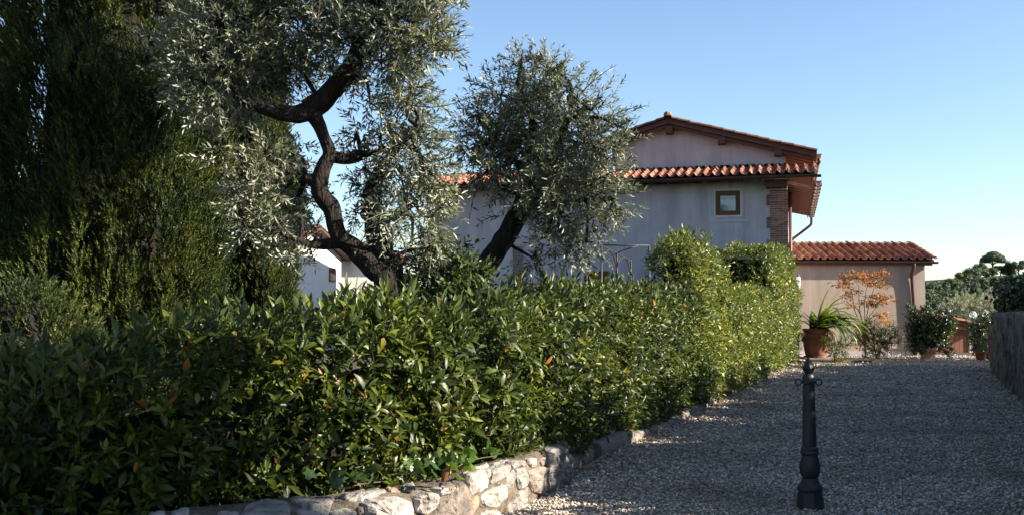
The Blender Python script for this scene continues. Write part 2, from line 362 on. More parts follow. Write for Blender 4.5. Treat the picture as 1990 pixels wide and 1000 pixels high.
# ---- leaf scatter
def norm(a): return a / np.maximum(np.linalg.norm(a, axis=-1, keepdims=True), 1e-9)
class Cloud:
    def __init__(s): s.V = []; s.T = []; s.n = 0
    def add(s, tv, tt, P, D, Nn, S):
        tv = np.asarray(tv, float); tt = np.asarray(tt, int)
        P = np.asarray(P, float); D = norm(np.asarray(D, float)); Nn = np.asarray(Nn, float)
        Nn = norm(Nn - D * (Nn * D).sum(1, keepdims=True) + 1e-6); B = np.cross(Nn, D)
        S = np.asarray(S, float)
        if S.ndim == 1: S = np.stack([S, S, S], 1)
        m, k = len(P), len(tv)
        W = P[:, None, :] + (tv[None, :, 0:1] * S[:, None, 0:1]) * D[:, None, :] + (tv[None, :, 1:2] * S[:, None, 1:2]) * B[:, None, :] + (tv[None, :, 2:3] * S[:, None, 2:3]) * Nn[:, None, :]
        s.V.append(W.reshape(-1, 3)); s.T.append((tt[None] + (np.arange(m) * k)[:, None, None]).reshape(-1, 3) + s.n); s.n += m * k
    def mesh(s, name, smooth=False):
        return tri_mesh(name, np.concatenate(s.V), np.concatenate(s.T), smooth)
def leaf_tpl(w=0.3, fold=0.25, curl=0.15, wav=0.0):
    h = w / 2
    v = [(0, 0, 0), (.32, h * .9, h * fold * 2), (.34, 0, 0.02), (.32, -h * .9, h * fold * 2), (.68, h * .8, h * fold * 1.6 - curl * .4 + wav), (.70, 0, -curl * .4), (.68, -h * .8, h * fold * 1.6 - curl * .4 - wav), (1, 0, -curl)]
    t = [(0, 2, 1), (0, 3, 2), (1, 2, 5), (1, 5, 4), (2, 3, 6), (2, 6, 5), (4, 5, 7), (5, 6, 7)]
    return v, t
def leaf_small(w=0.28, fold=0.3, curl=0.08):
    h = w / 2
    return [(0, 0, 0), (.5, h, h * fold), (1, 0, -curl), (.5, -h, h * fold), (.5, 0, 0)], [(0, 4, 1), (4, 2, 1), (0, 3, 4), (4, 3, 2)]
def leaf_two(w=0.25, fold=0.35):
    h = w / 2
    return [(0, 0, 0), (.5, h, h * fold), (1, 0, -.05), (.5, -h, h * fold)], [(0, 2, 1), (0, 3, 2)]
STEM_V = [(0, 1, 0), (0, -.5, .87), (0, -.5, -.87), (1, .5, 0), (1, -.25, .43), (1, -.25, -.43)]
STEM_T = [(0, 1, 4), (0, 4, 3), (1, 2, 5), (1, 5, 4), (2, 0, 3), (2, 3, 5)]
def perp(D):
    r_ = np.where(np.abs(D[:, 2:3]) < 0.9, np.array([[0, 0, 1.0]]), np.array([[1.0, 0, 0]]))
    a = norm(np.cross(D, r_)); return a, np.cross(D, a)
def shoots(cl, tpl, P, D, Ln, n, leaf, a0=75, a1=30, start=0.15, stem=None, stem_r=0.003, droop=0.0, pair=False, lvar=0.4, keep=None):
    """leaves set round twigs P->P+D*Ln; returns leaf arrays so that chosen ones can be made objects"""
    P = np.asarray(P, float); D = norm(np.asarray(D, float)); k = len(P); Ln = np.broadcast_to(np.asarray(Ln, float), (k,))
    a, b = perp(D); ph = rng.uniform(0, 2 * pi, k)
    AP, AD, AN, AS = [], [], [], []
    for j in range(n):
        fr = start + (1 - start) * (j / max(n - 1, 1))
        if pair: th = ph + (j // 2) * pi / 2 + (j % 2) * pi; fr = start + (1 - start) * ((j // 2) * 2 / max(n - 1, 1))
        else: th = ph + j * 2.399
        th = th + rng.normal(0, .25, k)
        al = np.radians(a0 + (a1 - a0) * fr + rng.normal(0, 10, k))[:, None]
        rad = a * np.cos(th)[:, None] + b * np.sin(th)[:, None]
        d = D * np.cos(al) + rad * np.sin(al)
        p = P + D * (Ln * fr)[:, None]
        p[:, 2] -= droop * (Ln * fr) ** 2
        nn = D + rng.normal(0, .35, (k, 3)) + np.array([0, 0, .3])
        AP.append(p); AD.append(d); AN.append(nn); AS.append(leaf * (1 + lvar * rng.uniform(-1, 1, k)) * (1.0 if fr < .85 else .8))
    AP, AD, AN, AS = np.concatenate(AP), np.concatenate(AD), np.concatenate(AN), np.concatenate(AS)
    if cl is not None: cl.add(*tpl, AP, AD, AN, AS)
    if stem is not None:
        stem.add(STEM_V, STEM_T, P, D, a, np.stack([Ln, np.full(k, stem_r), np.full(k, stem_r)], 1))
    return AP, AD, AN, AS
def leaf_objects(me, mat, parent, AP, AD, AN, AS, count, inv, camz=CAM):
    """the leaves that show largest, each an object sharing one mesh; returns mask of the rest"""
    dist = np.linalg.norm(AP - np.array(camz)[None], axis=1)
    d_ = (AP - np.array(camz)[None]); px = CX + F * d_[:, 0] / np.maximum(d_[:, 1], .1); py = 600 - F * d_[:, 2] / np.maximum(d_[:, 1], .1)
    vis = (px > 20) & (px < 1970) & (py > 20) & (py < 980)
    score = np.where(vis, AS / dist, 0) * rng.uniform(.8, 1.2, len(AS))
    idx = np.argsort(-score)[:count]
    if not me.materials: me.materials.append(mat)
    for i in idx:
        D = Vector(AD[i]).normalized(); n_ = Vector(AN[i]); n_ = (n_ - D * n_.dot(D)).normalized(); B = n_.cross(D); s_ = AS[i]
        m_ = Matrix(((D.x * s_, B.x * s_, n_.x * s_, AP[i][0]), (D.y * s_, B.y * s_, n_.y * s_, AP[i][1]), (D.z * s_, B.z * s_, n_.z * s_, AP[i][2]), (0, 0, 0, 1)))
        inst('leaf', me, parent, inv @ m_)
    rest = np.ones(len(AS), bool); rest[idx] = False
    return rest
def catmull(pts, m=6):
    P = [Vector(p) for p in pts]; out = []
    for i in range(len(P) - 1):
        p0, p1, p2, p3 = P[max(i - 1, 0)], P[i], P[i + 1], P[min(i + 2, len(P) - 1)]
        for k in range(m):
            t = k / m
            out.append(0.5 * ((2 * p1) + (p2 - p0) * t + (2 * p0 - 5 * p1 + 4 * p2 - p3) * t * t + (3 * p1 - p0 - 3 * p2 + p3) * t ** 3))
    out.append(P[-1]); return out
def lerp_list(r, n): return list(np.interp(np.linspace(0, 1, n), np.linspace(0, 1, len(r)), r))
def noise3(P, f, seed=0.0):
    return np.array([mnoise.noise(Vector(p) * f + Vector((seed, seed * .7, 0))) for p in P])

# ------------------------------------------------------------------ ground and drive
def sheet(name, poly, z, mat, kind='structure'):
    mb = MB(); mb.add([(x, y, z) for x, y in poly], [tuple(range(len(poly)))])
    return tag(put(name, mb.mesh(name), mat), kind=kind)
sheet('ground', [(-400, -60), (700, -60), (700, 900), (-400, 900)], -0.012, M['soil'])
KERB = [(0.46, 9.15), (0.66, 9.94), (1.13, 11.13), (1.91, 13.04), (3.44, 17.07), (4.92, 20.82), (8.75, 31.08)]
WALLP = [(0.50, 9.10), (0.06, 7.87), (-.32, 7.25), (-.5, 6.93), (-.95, 6.53), (-1.36, 6.31), (-2.18, 5.80), (-3.2, 5.25), (-4.6, 4.6)]
RW = [(2.6, 2.6), (8.9, 18.08), (12.3, 26.46)]
drive_poly = [(-6, 3.5), (-4.6, 4.6), (-3.2, 5.25), (-2.18, 5.80), (-1.36, 6.31), (-.95, 6.53), (-.5, 6.93), (-.32, 7.25), (.06, 7.87), (.46, 9.15)] + KERB[1:] + [(8.75, 33.6), (22, 33.6), (22, 27), (12.3, 26.46), (8.9, 18.08), (2.6, 2.6), (4, -4), (-5, -4)]
def sheet_tri(name, poly, z, mat):
    me = sheet(name, poly, z, mat); return me
sheet('gravel_drive', drive_poly, -0.004, M['gravel'])

def in_poly(P, poly):
    x, y = P[:, 0], P[:, 1]; c = np.zeros(len(P), bool); n = len(poly)
    for i in range(n):
        x1, y1 = poly[i]; x2, y2 = poly[(i + 1) % n]
        m = ((y1 > y) != (y2 > y)) & (x < (x2 - x1) * (y - y1) / (y2 - y1 + 1e-12) + x1); c ^= m
    return c
# pebbles: icosahedra of uneven shape
phi = (1 + 5 ** .5) / 2
ICO_V = norm(np.array([(-1, phi, 0), (1, phi, 0), (-1, -phi, 0), (1, -phi, 0), (0, -1, phi), (0, 1, phi), (0, -1, -phi), (0, 1, -phi), (phi, 0, -1), (phi, 0, 1), (-phi, 0, -1), (-phi, 0, 1)]))
ICO_T = np.array([(0, 11, 5), (0, 5, 1), (0, 1, 7), (0, 7, 10), (0, 10, 11), (1, 5, 9), (5, 11, 4), (11, 10, 2), (10, 7, 6), (7, 1, 8), (3, 9, 4), (3, 4, 2), (3, 2, 6), (3, 6, 8), (3, 8, 9), (4, 9, 5), (2, 4, 11), (6, 2, 10), (8, 6, 7), (9, 8, 1)])
def pebbles():
    cl = Cloud()
    OCT_V = np.array([(1, 0, 0), (-1, 0, 0), (0, 1, 0), (0, -1, 0), (0, 0, 1), (0, 0, -1.0)]); OCT_T = np.array([(0, 2, 4), (2, 1, 4), (1, 3, 4), (3, 0, 4), (2, 0, 5), (1, 2, 5), (3, 1, 5), (0, 3, 5)])
    for (y0, y1, dens, s0, s1) in [(7.0, 9.5, 1300, .007, .020), (9.5, 13, 700, .010, .024), (13, 19, 280, .014, .03), (19, 34, 80, .02, .038)]:
        X0, X1 = -1.5, 17
        n = int((X1 - X0) * (y1 - y0) * dens)
        P = np.stack([rng.uniform(X0, X1, n), rng.uniform(y0, y1, n), np.zeros(n)], 1)
        P = P[in_poly(P, drive_poly) & (P[:, 0] < .51 * P[:, 1] + .3)]
        n = len(P); s_ = s0 + (s1 - s0) * rng.beta(1.5, 3, n); P[:, 2] = s_ * rng.uniform(.0, .5, n)
        a = rng.uniform(0, 2 * pi, n)
        D = np.stack([np.cos(a), np.sin(a), rng.normal(0, .2, n)], 1); Nn = np.stack([rng.normal(0, .25, n), rng.normal(0, .25, n), np.ones(n)], 1)
        for v in range(5):
            bv, bt = (ICO_V, ICO_T) if y0 < 9 else (OCT_V, OCT_T)
            if y0 < 9: bv, bt = ICO_V, ICO_T
            tv = bv * (1 + rng.uniform(-.28, .28, (len(bv), 1)))
            sel = np.arange(n) % 5 == v
            cl.add(tv, bt, P[sel], D[sel], Nn[sel], np.stack([s_, s_ * rng.uniform(.65, 1, n), s_ * rng.uniform(.4, .7, n)], 1)[sel])
    o = put('gravel', cl.mesh('gravel'), M['pebble']); tag(o, kind='stuff')
pebbles()

# ------------------------------------------------------------------ house
psi = radians(15.2)
HO = at(1533, 500, 30.0); HO.z = 0
HR = Vector((cos(psi), -sin(psi), 0)); HV = Vector((sin(psi), cos(psi), 0))
def hl(px, py, yl):
    d = ray(px, py); t = ((HO - CAM).dot(HV) + yl) / d.dot(HV); q = CAM + d * t - HO
    return q.dot(HR), q.z
house = thing('house', HO, 'two storey lilac grey rendered house with a brick corner and terracotta roofs behind the hedge', 'house', rotz=-psi)

def holed_wall(mb, x0, x1, z0, z1, y0, y1, holes):
    xs = sorted({x0, x1} | {h[0] for h in holes} | {h[1] for h in holes}); zs = sorted({z0, z1} | {h[2] for h in holes} | {h[3] for h in holes})
    def inh(cx, cz): return any(h[0] < cx < h[1] and h[2] < cz < h[3] for h in holes)
    for i in range(len(xs) - 1):
        for j in range(len(zs) - 1):
            if inh((xs[i] + xs[i + 1]) / 2, (zs[j] + zs[j + 1]) / 2): continue
            a, b, c, d = xs[i], xs[i + 1], zs[j], zs[j + 1]
            mb.add([(a, y0, c), (b, y0, c), (b, y0, d), (a, y0, d)], [(0, 1, 2, 3)])
            mb.add([(a, y1, c), (b, y1, c), (b, y1, d), (a, y1, d)], [(3, 2, 1, 0)])
    for a, b, c, d in holes:
        mb.add([(a, y0, c), (b, y0, c), (b, y0, d), (a, y0, d), (a, y1, c), (b, y1, c), (b, y1, d), (a, y1, d)], [(0, 4, 5, 1), (1, 5, 6, 2), (2, 6, 7, 3), (3, 7, 4, 0)])
    mb.add([(x0, y0, z0), (x0, y1, z0), (x0, y1, z1), (x0, y0, z1)], [(0, 1, 2, 3)][0:1] and [(3, 2, 1, 0)])
    mb.add([(x1, y0, z0), (x1, y1, z0), (x1, y1, z1), (x1, y0, z1)], [(0, 1, 2, 3)])
XL = -11.2
W1 = (-2.09, -1.37, 4.27, 5.00); W2 = (-5.91, -5.19, 4.25, 4.95); W3 = (-8.42, -7.96, 2.30, 3.50); D1 = (-6.08, -5.32, 0.0, 2.66)
W4 = (-9.6, -8.9, 4.25, 4.95)
holes = [W1, W2, W3, D1]
mb = MB(); holed_wall(mb, XL, -0.02, 0, 5.25, 0, 0.32, holes)
put('front_wall', mb.mesh('front_wall'), M['stucco'], house, False)
mb = MB(); mb.box(-0.4, 0.325, 0, -0.02, 11.0, 5.2)
put('side_wall', mb.mesh('side_wall'), M['stucco_pink'], house, False)
mb = MB(); mb.box(XL, 3.2, 0, -0.42, 3.5, 5.3); mb.box(XL, 0.325, 0, XL + .3, 3.19, 5.2)
put('back_wall', mb.mesh('back_wall'), M['stucco'], house, False)
# upper storey under the gable
GA = (-3.60, 7.30); GR = (-0.06, 6.36); GL = (-5.35, 6.82)
mb = MB(); mb.prism([(GL[0], 5.35), (GR[0], 5.35), (GR[0], GR[1]), GA, (GL[0], GL[1])], 'y', 1.45, 11.0)
put('gable_wall', mb.mesh('gable_wall'), M['stucco_pink'], house, False)
mb = MB(); mb.box(-0.42, 1.425, 5.35, GR[0] + .012, 1.449, 6.36)
put('corner_pilaster', mb.mesh('corner_pilaster'), M['stucco_pink'], house, False)

# main gabled roof (two slabs), boards, verge tiles
def tile_mesh(name, L_=0.42, wd=0.26, th=0.014):
    pr = [(-.5, .012), (-.40, 0.0), (-.10, 0.0), (-.01, .024), (.06, .068), (.16, .090), (.27, .078), (.37, .032), (.45, .012), (.52, .016)]
    v = []; f = []; n = len(pr)
    for yy, k in ((0, 1.0), (L_, .96)):
        for dz in (th, 0):
            for x, z in pr: v.append((x * wd * k, yy, z * k + dz))
    for i in range(n - 1):
        f += [(i, i + 1, 2 * n + i + 1, 2 * n + i), (i, n + i, n + i + 1, i + 1)]
    f += [(n + i + 1, n + i, 3 * n + i, 3 * n + i + 1) for i in range(n - 1)]
    me = bpy.data.meshes.new(name); me.from_pydata(v, [], f); me.update()
    return me
def half_round(name, L_=0.42, r0=.105, r1=.085, th=0.014, seg=7):
    v = []; f = []
    for yy, r_ in ((0, r0), (L_, r1)):
        for rr in (r_, r_ - th):
            for i in range(seg + 1):
                a = pi * i / seg; v.append((-rr * cos(a), yy, rr * sin(a)))
    n = seg + 1
    for i in range(seg):
        f += [(i, 2 * n + i, 2 * n + i + 1, i + 1), (i, i + 1, n + i + 1, n + i), (n + i, n + i + 1, 3 * n + i + 1, 3 * n + i), (2 * n + i, 3 * n + i, 3 * n + i + 1, 2 * n + i + 1)]
    f += [(0, n, 3 * n, 2 * n), (n - 1, 3 * n - 1, 4 * n - 1, 2 * n - 1)]
    me = bpy.data.meshes.new(name); me.from_pydata(v, [], f); me.update(); return me
TILE = tile_mesh('roof_tile'); TILE.materials.append(M['tile'])
TILE_OLD = tile_mesh('roof_tile_old'); TILE_OLD.materials.append(M['tile_old'])
RIDGE = half_round('ridge_tile'); RIDGE.materials.append(M['ridge'])
RIDGE_OLD = half_round('ridge_tile_old'); RIDGE_OLD.materials.append(M['tile_old'])
COPPO = half_round('verge_tile', .42, .09, .075); COPPO.materials.append(M['tile'])
def slope_tiles(parent, name, me, x0, x1, y0, z0, pitch, length, px=.26, ex=.36, yaw=0.0, org=None, keep=None):
    """tiles on a slope rising towards +y of the frame org"""
    org = org or Matrix.Identity(4)
    nx = int(round((x1 - x0) / px)); nr = int(round(length / ex)); res = []
    for r_ in range(nr):
        for c in range(nx):
            x = x0 + (c + .5) * (x1 - x0) / nx + rng.normal(0, .006); d = r_ * length / nr + rng.normal(0, .006)
            m_ = org @ Matrix.Translation((x, y0 + d * cos(pitch), z0 + d * sin(pitch) + .03)) @ Matrix.Rotation(pitch - .045 + rng.normal(0, .012), 4, 'X') @ Matrix.Rotation(rng.normal(0, .02), 4, 'Z')
            if keep and not keep(r_, c, nr, nx): res.append(m_); continue
            inst(name, me, parent, m_)
    return res
def joined(name, me, mats, parent, mat, kind='stuff'):
    n = len(me.vertices); V = np.empty(n * 3, np.float32); me.vertices.foreach_get('co', V); V = V.reshape(-1, 3)
    me.calc_loop_triangles(); T = np.array([t.vertices[:] for t in me.loop_triangles])
    VV, TT = [], []
    for i, m_ in enumerate(mats):
        A = np.array(m_); VV.append(V @ A[:3, :3].T + A[:3, 3]); TT.append(T + i * n)
    o = put(name, tri_mesh(name, np.concatenate(VV), np.concatenate(TT)), mat, parent, False); tag(o, kind=kind); return o
APX = (-3.60, 7.43); ER = (0.86, 6.20); EL = (-5.62, 6.83)       # roof slab top line at the verge
def slab2(mb, p, q, th, y0, y1):
    dx, dz = q[0] - p[0], q[1] - p[1]; l_ = sqrt(dx * dx + dz * dz); nx_, nz_ = dz / l_ * th, -dx / l_ * th
    if nz_ > 0: nx_, nz_ = -nx_, -nz_
    mb.prism([p, q, (q[0] + nx_, q[1] + nz_), (p[0] + nx_, p[1] + nz_)], 'y', y0, y1)
mb = MB(); slab2(mb, APX, ER, .045, 1.03, 11.4); slab2(mb, (APX[0] - .003, APX[1]), EL, .045, 1.03, 11.4)
mroof = put('upper_roof', mb.mesh('upper_roof'), M['soffit'], house, False)
pr_, pl_ = atan((APX[1] - ER[1]) / (ER[0] - APX[0])), atan((APX[1] - EL[1]) / (APX[0] - EL[0]))
# frames: slope rises towards the ridge
fr_r = Matrix.Translation((ER[0] - .01, 1.0, ER[1] - .0)) @ Matrix.Rotation(pi / 2, 4, 'Z')     # frame x -> +y (back), frame y -> -x
fr_l = Matrix.Translation((EL[0] - .05, 11.4, EL[1] - .012)) @ Matrix.Rotation(-pi / 2, 4, 'Z')   # frame x -> -y, frame y -> +x
lr, ll = sqrt((APX[1] - ER[1]) ** 2 + (APX[0] - ER[0]) ** 2) + .03, sqrt((APX[1] - EL[1]) ** 2 + (APX[0] - EL[0]) ** 2) + .03
rest = slope_tiles(mroof, 'roof_tile', TILE_OLD, 0, 10.4, 0, 0, pr_, lr, org=fr_r, keep=lambda r_, c, nr, nx: c < 2)
rest += slope_tiles(mroof, 'roof_tile', TILE_OLD, 0, 10.4, 0, 0, pl_, ll, org=fr_l, keep=lambda r_, c, nr, nx: c > nx - 3)
joined('roof_tiles', TILE_OLD, rest, mroof, M['tile_old'])
for k in range(27):
    inst('ridge_tile', RIDGE_OLD, mroof, Matrix.Translation((APX[0], .93 + k * .385, APX[1] + .02)) @ Matrix.Rotation(.03, 4, 'X') @ Matrix.Scale(1.25, 4))
mb = MB(); mb.lathe([(.10, 0), (.13, .03), (.13, .09), (.09, .14)], (APX[0], 1.0, APX[1] + .07), 8)
put('ridge_end_block', mb.mesh('ridge_end_block'), M['ridge'], mroof, False)
mb = MB()
for a, b in ((APX, ER), (APX, EL)):
    slab2(mb, (a[0], a[1] - .047), (b[0] - .02 * (1 if b is ER else -1), b[1] - .047), .085, 1.045, 1.10)
put('verge_board', mb.mesh('verge_board'), M['dark_wood'], mroof, False)
mb = MB()
for a, b in ((APX, ER), (APX, EL)):
    slab2(mb, (a[0], a[1] - .134), (b[0] - .12 * (1 if b is ER else -1), b[1] - .125), .10, 1.13, 1.22)
put('verge_rafter', mb.mesh('verge_rafter'), M['dark_wood'], mroof, False)
for x, z in ((-3.58, 7.14), (-1.97, 6.74), (-0.28, 6.31), (-5.0, 6.72)):
    mb = MB(); mb.box(x - .11, 1.08, z - .15, x + .11, 1.44, z + .06); put('purlin', mb.mesh('purlin'), M['dark_wood'], house, False)
RAFT = MB().box(0, -.04, -.05, .86, .04, .05).mesh('rafter'); RAFT.materials.append(M['rafter'])
for k in range(17):
    m_ = Matrix.Translation((-.06, 1.55 + k * .6, 6.36 - .02)) @ Matrix.Rotation(pr_, 4, 'Y')
    inst('rafter', RAFT, mroof, m_)
# upper gutter and its bracket pieces
def gutter_mesh(name, L_, r_=.075, th=.006, seg=8):
    v = []; f = []
    for yy in (0, L_):
        for rr in (r_, r_ - th):
            for i in range(seg + 1):
                a = pi + pi * i / seg; v.append((rr * cos(a), yy, rr * sin(a)))
    n = seg + 1
    for i in range(seg):
        f += [(i, i + 1, 2 * n + i + 1, 2 * n + i), (n + i, 3 * n + i, 3 * n + i + 1, n + i + 1), (i, n + i, n + i + 1, i + 1), (2 * n + i, 2 * n + i + 1, 3 * n + i + 1, 3 * n + i)]
    f += [tuple(range(n)), tuple(range(3 * n - 1, 2 * n - 1, -1))]
    f += [(0, 2 * n, 3 * n, n), (n - 1, 2 * n - 1, 4 * n - 1, 3 * n - 1)]
    me = bpy.data.meshes.new(name); me.from_pydata(v, [], f); me.update(); return me
g1 = gutter_mesh('side_gutter', 10.4); o = put('gutter', g1, M['gutter_tan'], house, False, label='tan gutter along the upper side eave'); o.location = (ER[0] + .06, 1.0, ER[1] - .055)
mb = MB(); mb.tube(catmull([(ER[0] + .06, 1.6, ER[1] - .12), (ER[0] + .06, 1.6, ER[1] - .25), (ER[0] - .2, 1.75, ER[1] - .42), (ER[0] - .75, 2.0, ER[1] - .55), (.06, 2.1, 5.6)], 5), .045, 8)
put('downpipe', mb.mesh('downpipe', True), M['pipe'], house, False)

# lower roof in front of the gable, its side return, gutters, rafters
P0 = (-.62, 5.345); P1 = (1.44, 5.86); pp = atan((P1[1] - P0[1]) / (P1[0] - P0[0]))
lroof_mb = MB()
lroof_mb.prism([P0, P1, (P1[0], P1[1] - .05), (P0[0], P0[1] - .05)], 'x', -11.75, .80)
lroof_mb.prism([(1.445, 5.86), (4.2, 5.2), (4.2, 5.15), (1.445, 5.81)], 'x', -11.75, -5.37)
lroof_mb.prism([(-.07, 5.40), (.80, 5.20), (.80, 5.155), (-.07, 5.355)], 'y', 1.45, 11.2)
lroof = put('lower_roof', lroof_mb.mesh('lower_roof'), M['soffit'], house, False)
slope_tiles(lroof, 'roof_tile', TILE, -11.75, .84, P0[0] - .04, P0[1], pp, (P1[0] - P0[0]) / cos(pp) - .05)
for k in range(32):
    inst('ridge_tile', RIDGE, lroof, Matrix.Translation((-11.7 + k * .2 * 1.95, 1.50, 5.93)) @ Matrix.Rotation(-pi / 2, 4, 'Z') @ Matrix.Rotation(.02, 4, 'X')) if k < 16 else None
rs = slope_tiles(lroof, 'roof_tile', TILE, 0, 9.6, 0, 0, atan(.2 / .87), .9, org=Matrix.Translation((.79, 1.5, 5.20)) @ Matrix.Rotation(pi / 2, 4, 'Z'), keep=lambda *a: False)
joined('roof_tiles', TILE, rs, lroof, M['tile'])
for k in range(32):      # flashing row of half round tiles where the lower roof meets the gable wall
    x = GL[0] + .15 + k * .19
    if x > .75: break
    inst('flashing_tile', COPPO, lroof, Matrix.Translation((x, 1.16, 5.875)) @ Matrix.Rotation(pp * .6, 4, 'X') @ Matrix.Scale(.72, 4))
mb = MB().box(-.045, 0, -.055, .045, .60, .055); RF = mb.mesh('rafter'); RF.materials.append(M['dark_wood'])
for k in range(21):
    inst('rafter', RF, lroof, Matrix.Translation((-.78 - k * .53, -.585, P0[1] - .115)) @ Matrix.Rotation(pp, 4, 'X'))
RAFT2 = MB().box(0, -.035, -.045, .84, .035, .045).mesh('rafter'); RAFT2.materials.append(M['rafter'])
for k in range(17):
    inst('rafter', RAFT2, lroof, Matrix.Translation((-.03, .55 + k * .62, 5.335)) @ Matrix.Rotation(atan(.2 / .87), 4, 'Y'))
mb = MB(); mb.box(.70, -.5, 5.10, .735, 11.2, 5.17); put('fascia_board', mb.mesh('fascia_board'), M['dark_wood'], lroof, False)
g2 = gutter_mesh('front_gutter', 12.75); o = put('gutter', g2, M['gutter'], house, False, label='dark gutter along the front eave')
o.matrix_local = Matrix.Translation((.92, P0[0] - .075, P0[1] - .04)) @ Matrix.Rotation(pi / 2, 4, 'Z')
g3 = gutter_mesh('side_gutter_low', 11.75, .085); o = put('gutter', g3, M['gutter_tan'], house, False, label='tan gutter along the lower side eave'); o.location = (.855, -.5, 5.155)
BR = MB().box(-.1, -.012, -.1, .1, .012, .004).mesh('gutter_bracket'); BR.materials.append(M['iron_brown'])
for k in range(12): inst('gutter_bracket', BR, house, Matrix.Translation((.86, .2 + k * .95, 5.165)))
mb = MB(); mb.tube(catmull([(.855, 11.05, 5.09), (.85, 11.05, 4.9), (.80, 11.05, 4.78), (.45, 11.05, 4.5), (.10, 11.05, 4.22), (.06, 11.05, 4.0), (.06, 11.05, 0)], 5), .05, 10)
put('downpipe', mb.mesh('downpipe', True), M['pipe'], house, False)
mb = MB(); mb.tube([(.055, 2.2, 5.15), (.055, 2.2, 0)], .05, 10); put('downpipe', mb.mesh('downpipe', True), M['pipe'], house, False)

# brick corner: toothed courses, each brick an object
quoin = put('brick_corner', MB().box(-.505, -.012, 0.0, -.022, .30, 5.02).mesh('brick_corner'), M['mortar'], house, False)
Q = MB()
def brick_mesh(L_, d_, h):
    b = MB(); e = .006
    b.box(0, 0, 0, L_, d_, h)
    return b
BRK = {}
def brick_of(L_):
    k = round(L_, 3)
    if k not in BRK:
        me = brick_mesh(L_, .12, .054).mesh('brick'); me.materials.append(M['brick']); BRK[k] = me
    return BRK[k]
zc, n_ = 2.55, 0
MORT = []
while zc < 4.99:
    wide = (n_ // 5) % 2 == 0
    x0 = -.615 if wide else -.515
    x = -.008; first = n_ % 2 == 0
    while x > x0 + .03:
        L_ = .125 if first else .255
        first = False if first else False
        L_ = min(L_, x - x0)
        if x - L_ - x0 < .07: L_ = x - x0
        inst('brick', brick_of(L_), quoin, Matrix.Translation((x - L_ + .005, -.026 + rng.normal(0, .003), zc)) @ Matrix.Rotation(rng.normal(0, .006), 4, 'Z'))
        x -= L_ + .011
    n_ += 1; zc += .0660
mb = MB(); mb.prism([(-.64, 5.08), (-.60, 5.02), (-.02, 5.02), (-.02, 5.24), (-.66, 5.24)], 'y', -.42, -.03)
put('corner_beam', mb.mesh('corner_beam'), M['dark_wood'], house, False)

# windows and door
def window(wd, sill=True, sky_reflection_sheet=True, shutter=False):
    a, b, c, d = wd
    fr = MB(); t = .095
    fr.box(a + .003, .05, c + .003, a + t, .12, d - .003); fr.box(b - t, .05, c + .003, b - .003, .12, d - .003)
    fr.box(a + t, .052, c + .003, b - t, .118, c + t); fr.box(a + t, .052, d - t, b - t, .118, d - .003)
    W = put('window', fr.mesh('window'), M['win_wood'], house, False)
    fr = MB(); a2, b2, c2, d2 = a + t + .003, b - t - .003, c + t + .003, d - t - .003; t2 = .04
    fr.box(a2, .07, c2, a2 + t2, .10, d2); fr.box(b2 - t2, .07, c2, b2, .10, d2); fr.box(a2 + t2, .071, c2, b2 - t2, .099, c2 + t2); fr.box(a2 + t2, .071, d2 - t2, b2 - t2, .099, d2)
    put('sash', fr.mesh('sash'), M['win_wood'], W, False)
    put('pane', MB().box(a2 + t2, .083, c2 + t2, b2 - t2, .087, d2 - t2).mesh('pane'), M['glass'], W, False)
    put('sky_reflection_sheet', MB().box(a2 + t2, .14, c2, b2 - t2, .145, d2 - .15).mesh('sky_reflection_sheet'), M['sky_reflection'], W, False)  # sheet behind the glass, coloured as the sky's reflection in its lower part
    s_ = MB(); e = .05
    s_.box(a - e, -.014, c - e, a - .001, .02, d + e); s_.box(b + .001, -.014, c - e, b + e, .02, d + e); s_.box(a - .001, -.013, c - e, b + .001, .02, c - .001); s_.box(a - .001, -.013, d + .001, b + .001, .02, d + e)
    put('surround', s_.mesh('surround'), M['trim'], W, False)
    s_ = MB(); o1, o2 = .17, .185
    s_.box(a - o2, -.02, c - o2, b + o2, .02, c - o1 + .012)
    s_.box(a - o2, -.006, c - o1 + .012, a - o1, .02, d + o2 * .6); s_.box(b + o1, -.006, c - o1 + .012, b + o2, .02, d + o2 * .6)
    put('sill', s_.mesh('sill'), M['trim'], W, False)
window(W1); window(W2)
mb = MB(); a, b, c, d = W3
for i in range(12):
    z = c + .05 + i * (d - c - .1) / 12; mb.add([(a + .05, .09, z), (b - .05, .09, z), (b - .05, .05, z + .075), (a + .05, .05, z + .075)], [(0, 1, 2, 3), (3, 2, 1, 0)])
mb.box(a + .003, .04, c + .003, a + .05, .1, d - .003); mb.box(b - .05, .04, c + .003, b - .003, .1, d - .003); mb.box(a + .05, .041, d - .05, b - .05, .099, d - .003); mb.box(a + .05, .041, c + .003, b - .05, .099, c + .05)
put('window_shutter', mb.mesh('window_shutter'), M['trim'], house, False)
a, b, c, d = D1
mb = MB(); mb.box(a + .003, .02, 0, a + .08, .14, d - .003); mb.box(b - .08, .02, 0, b - .003, .14, d - .003); mb.box(a + .08, .021, d - .09, b - .08, .139, d - .003)
dr = put('door', mb.mesh('door'), M['win_wood'], house, False)
for i in range(4):
    x0 = a + .082 + i * (b - a - .164) / 4; put('door_board', MB().box(x0, .06, .02, x0 + (b - a - .164) / 4 - .006, .10, d - .092).mesh('door_board'), M['win_wood'], dr, False)

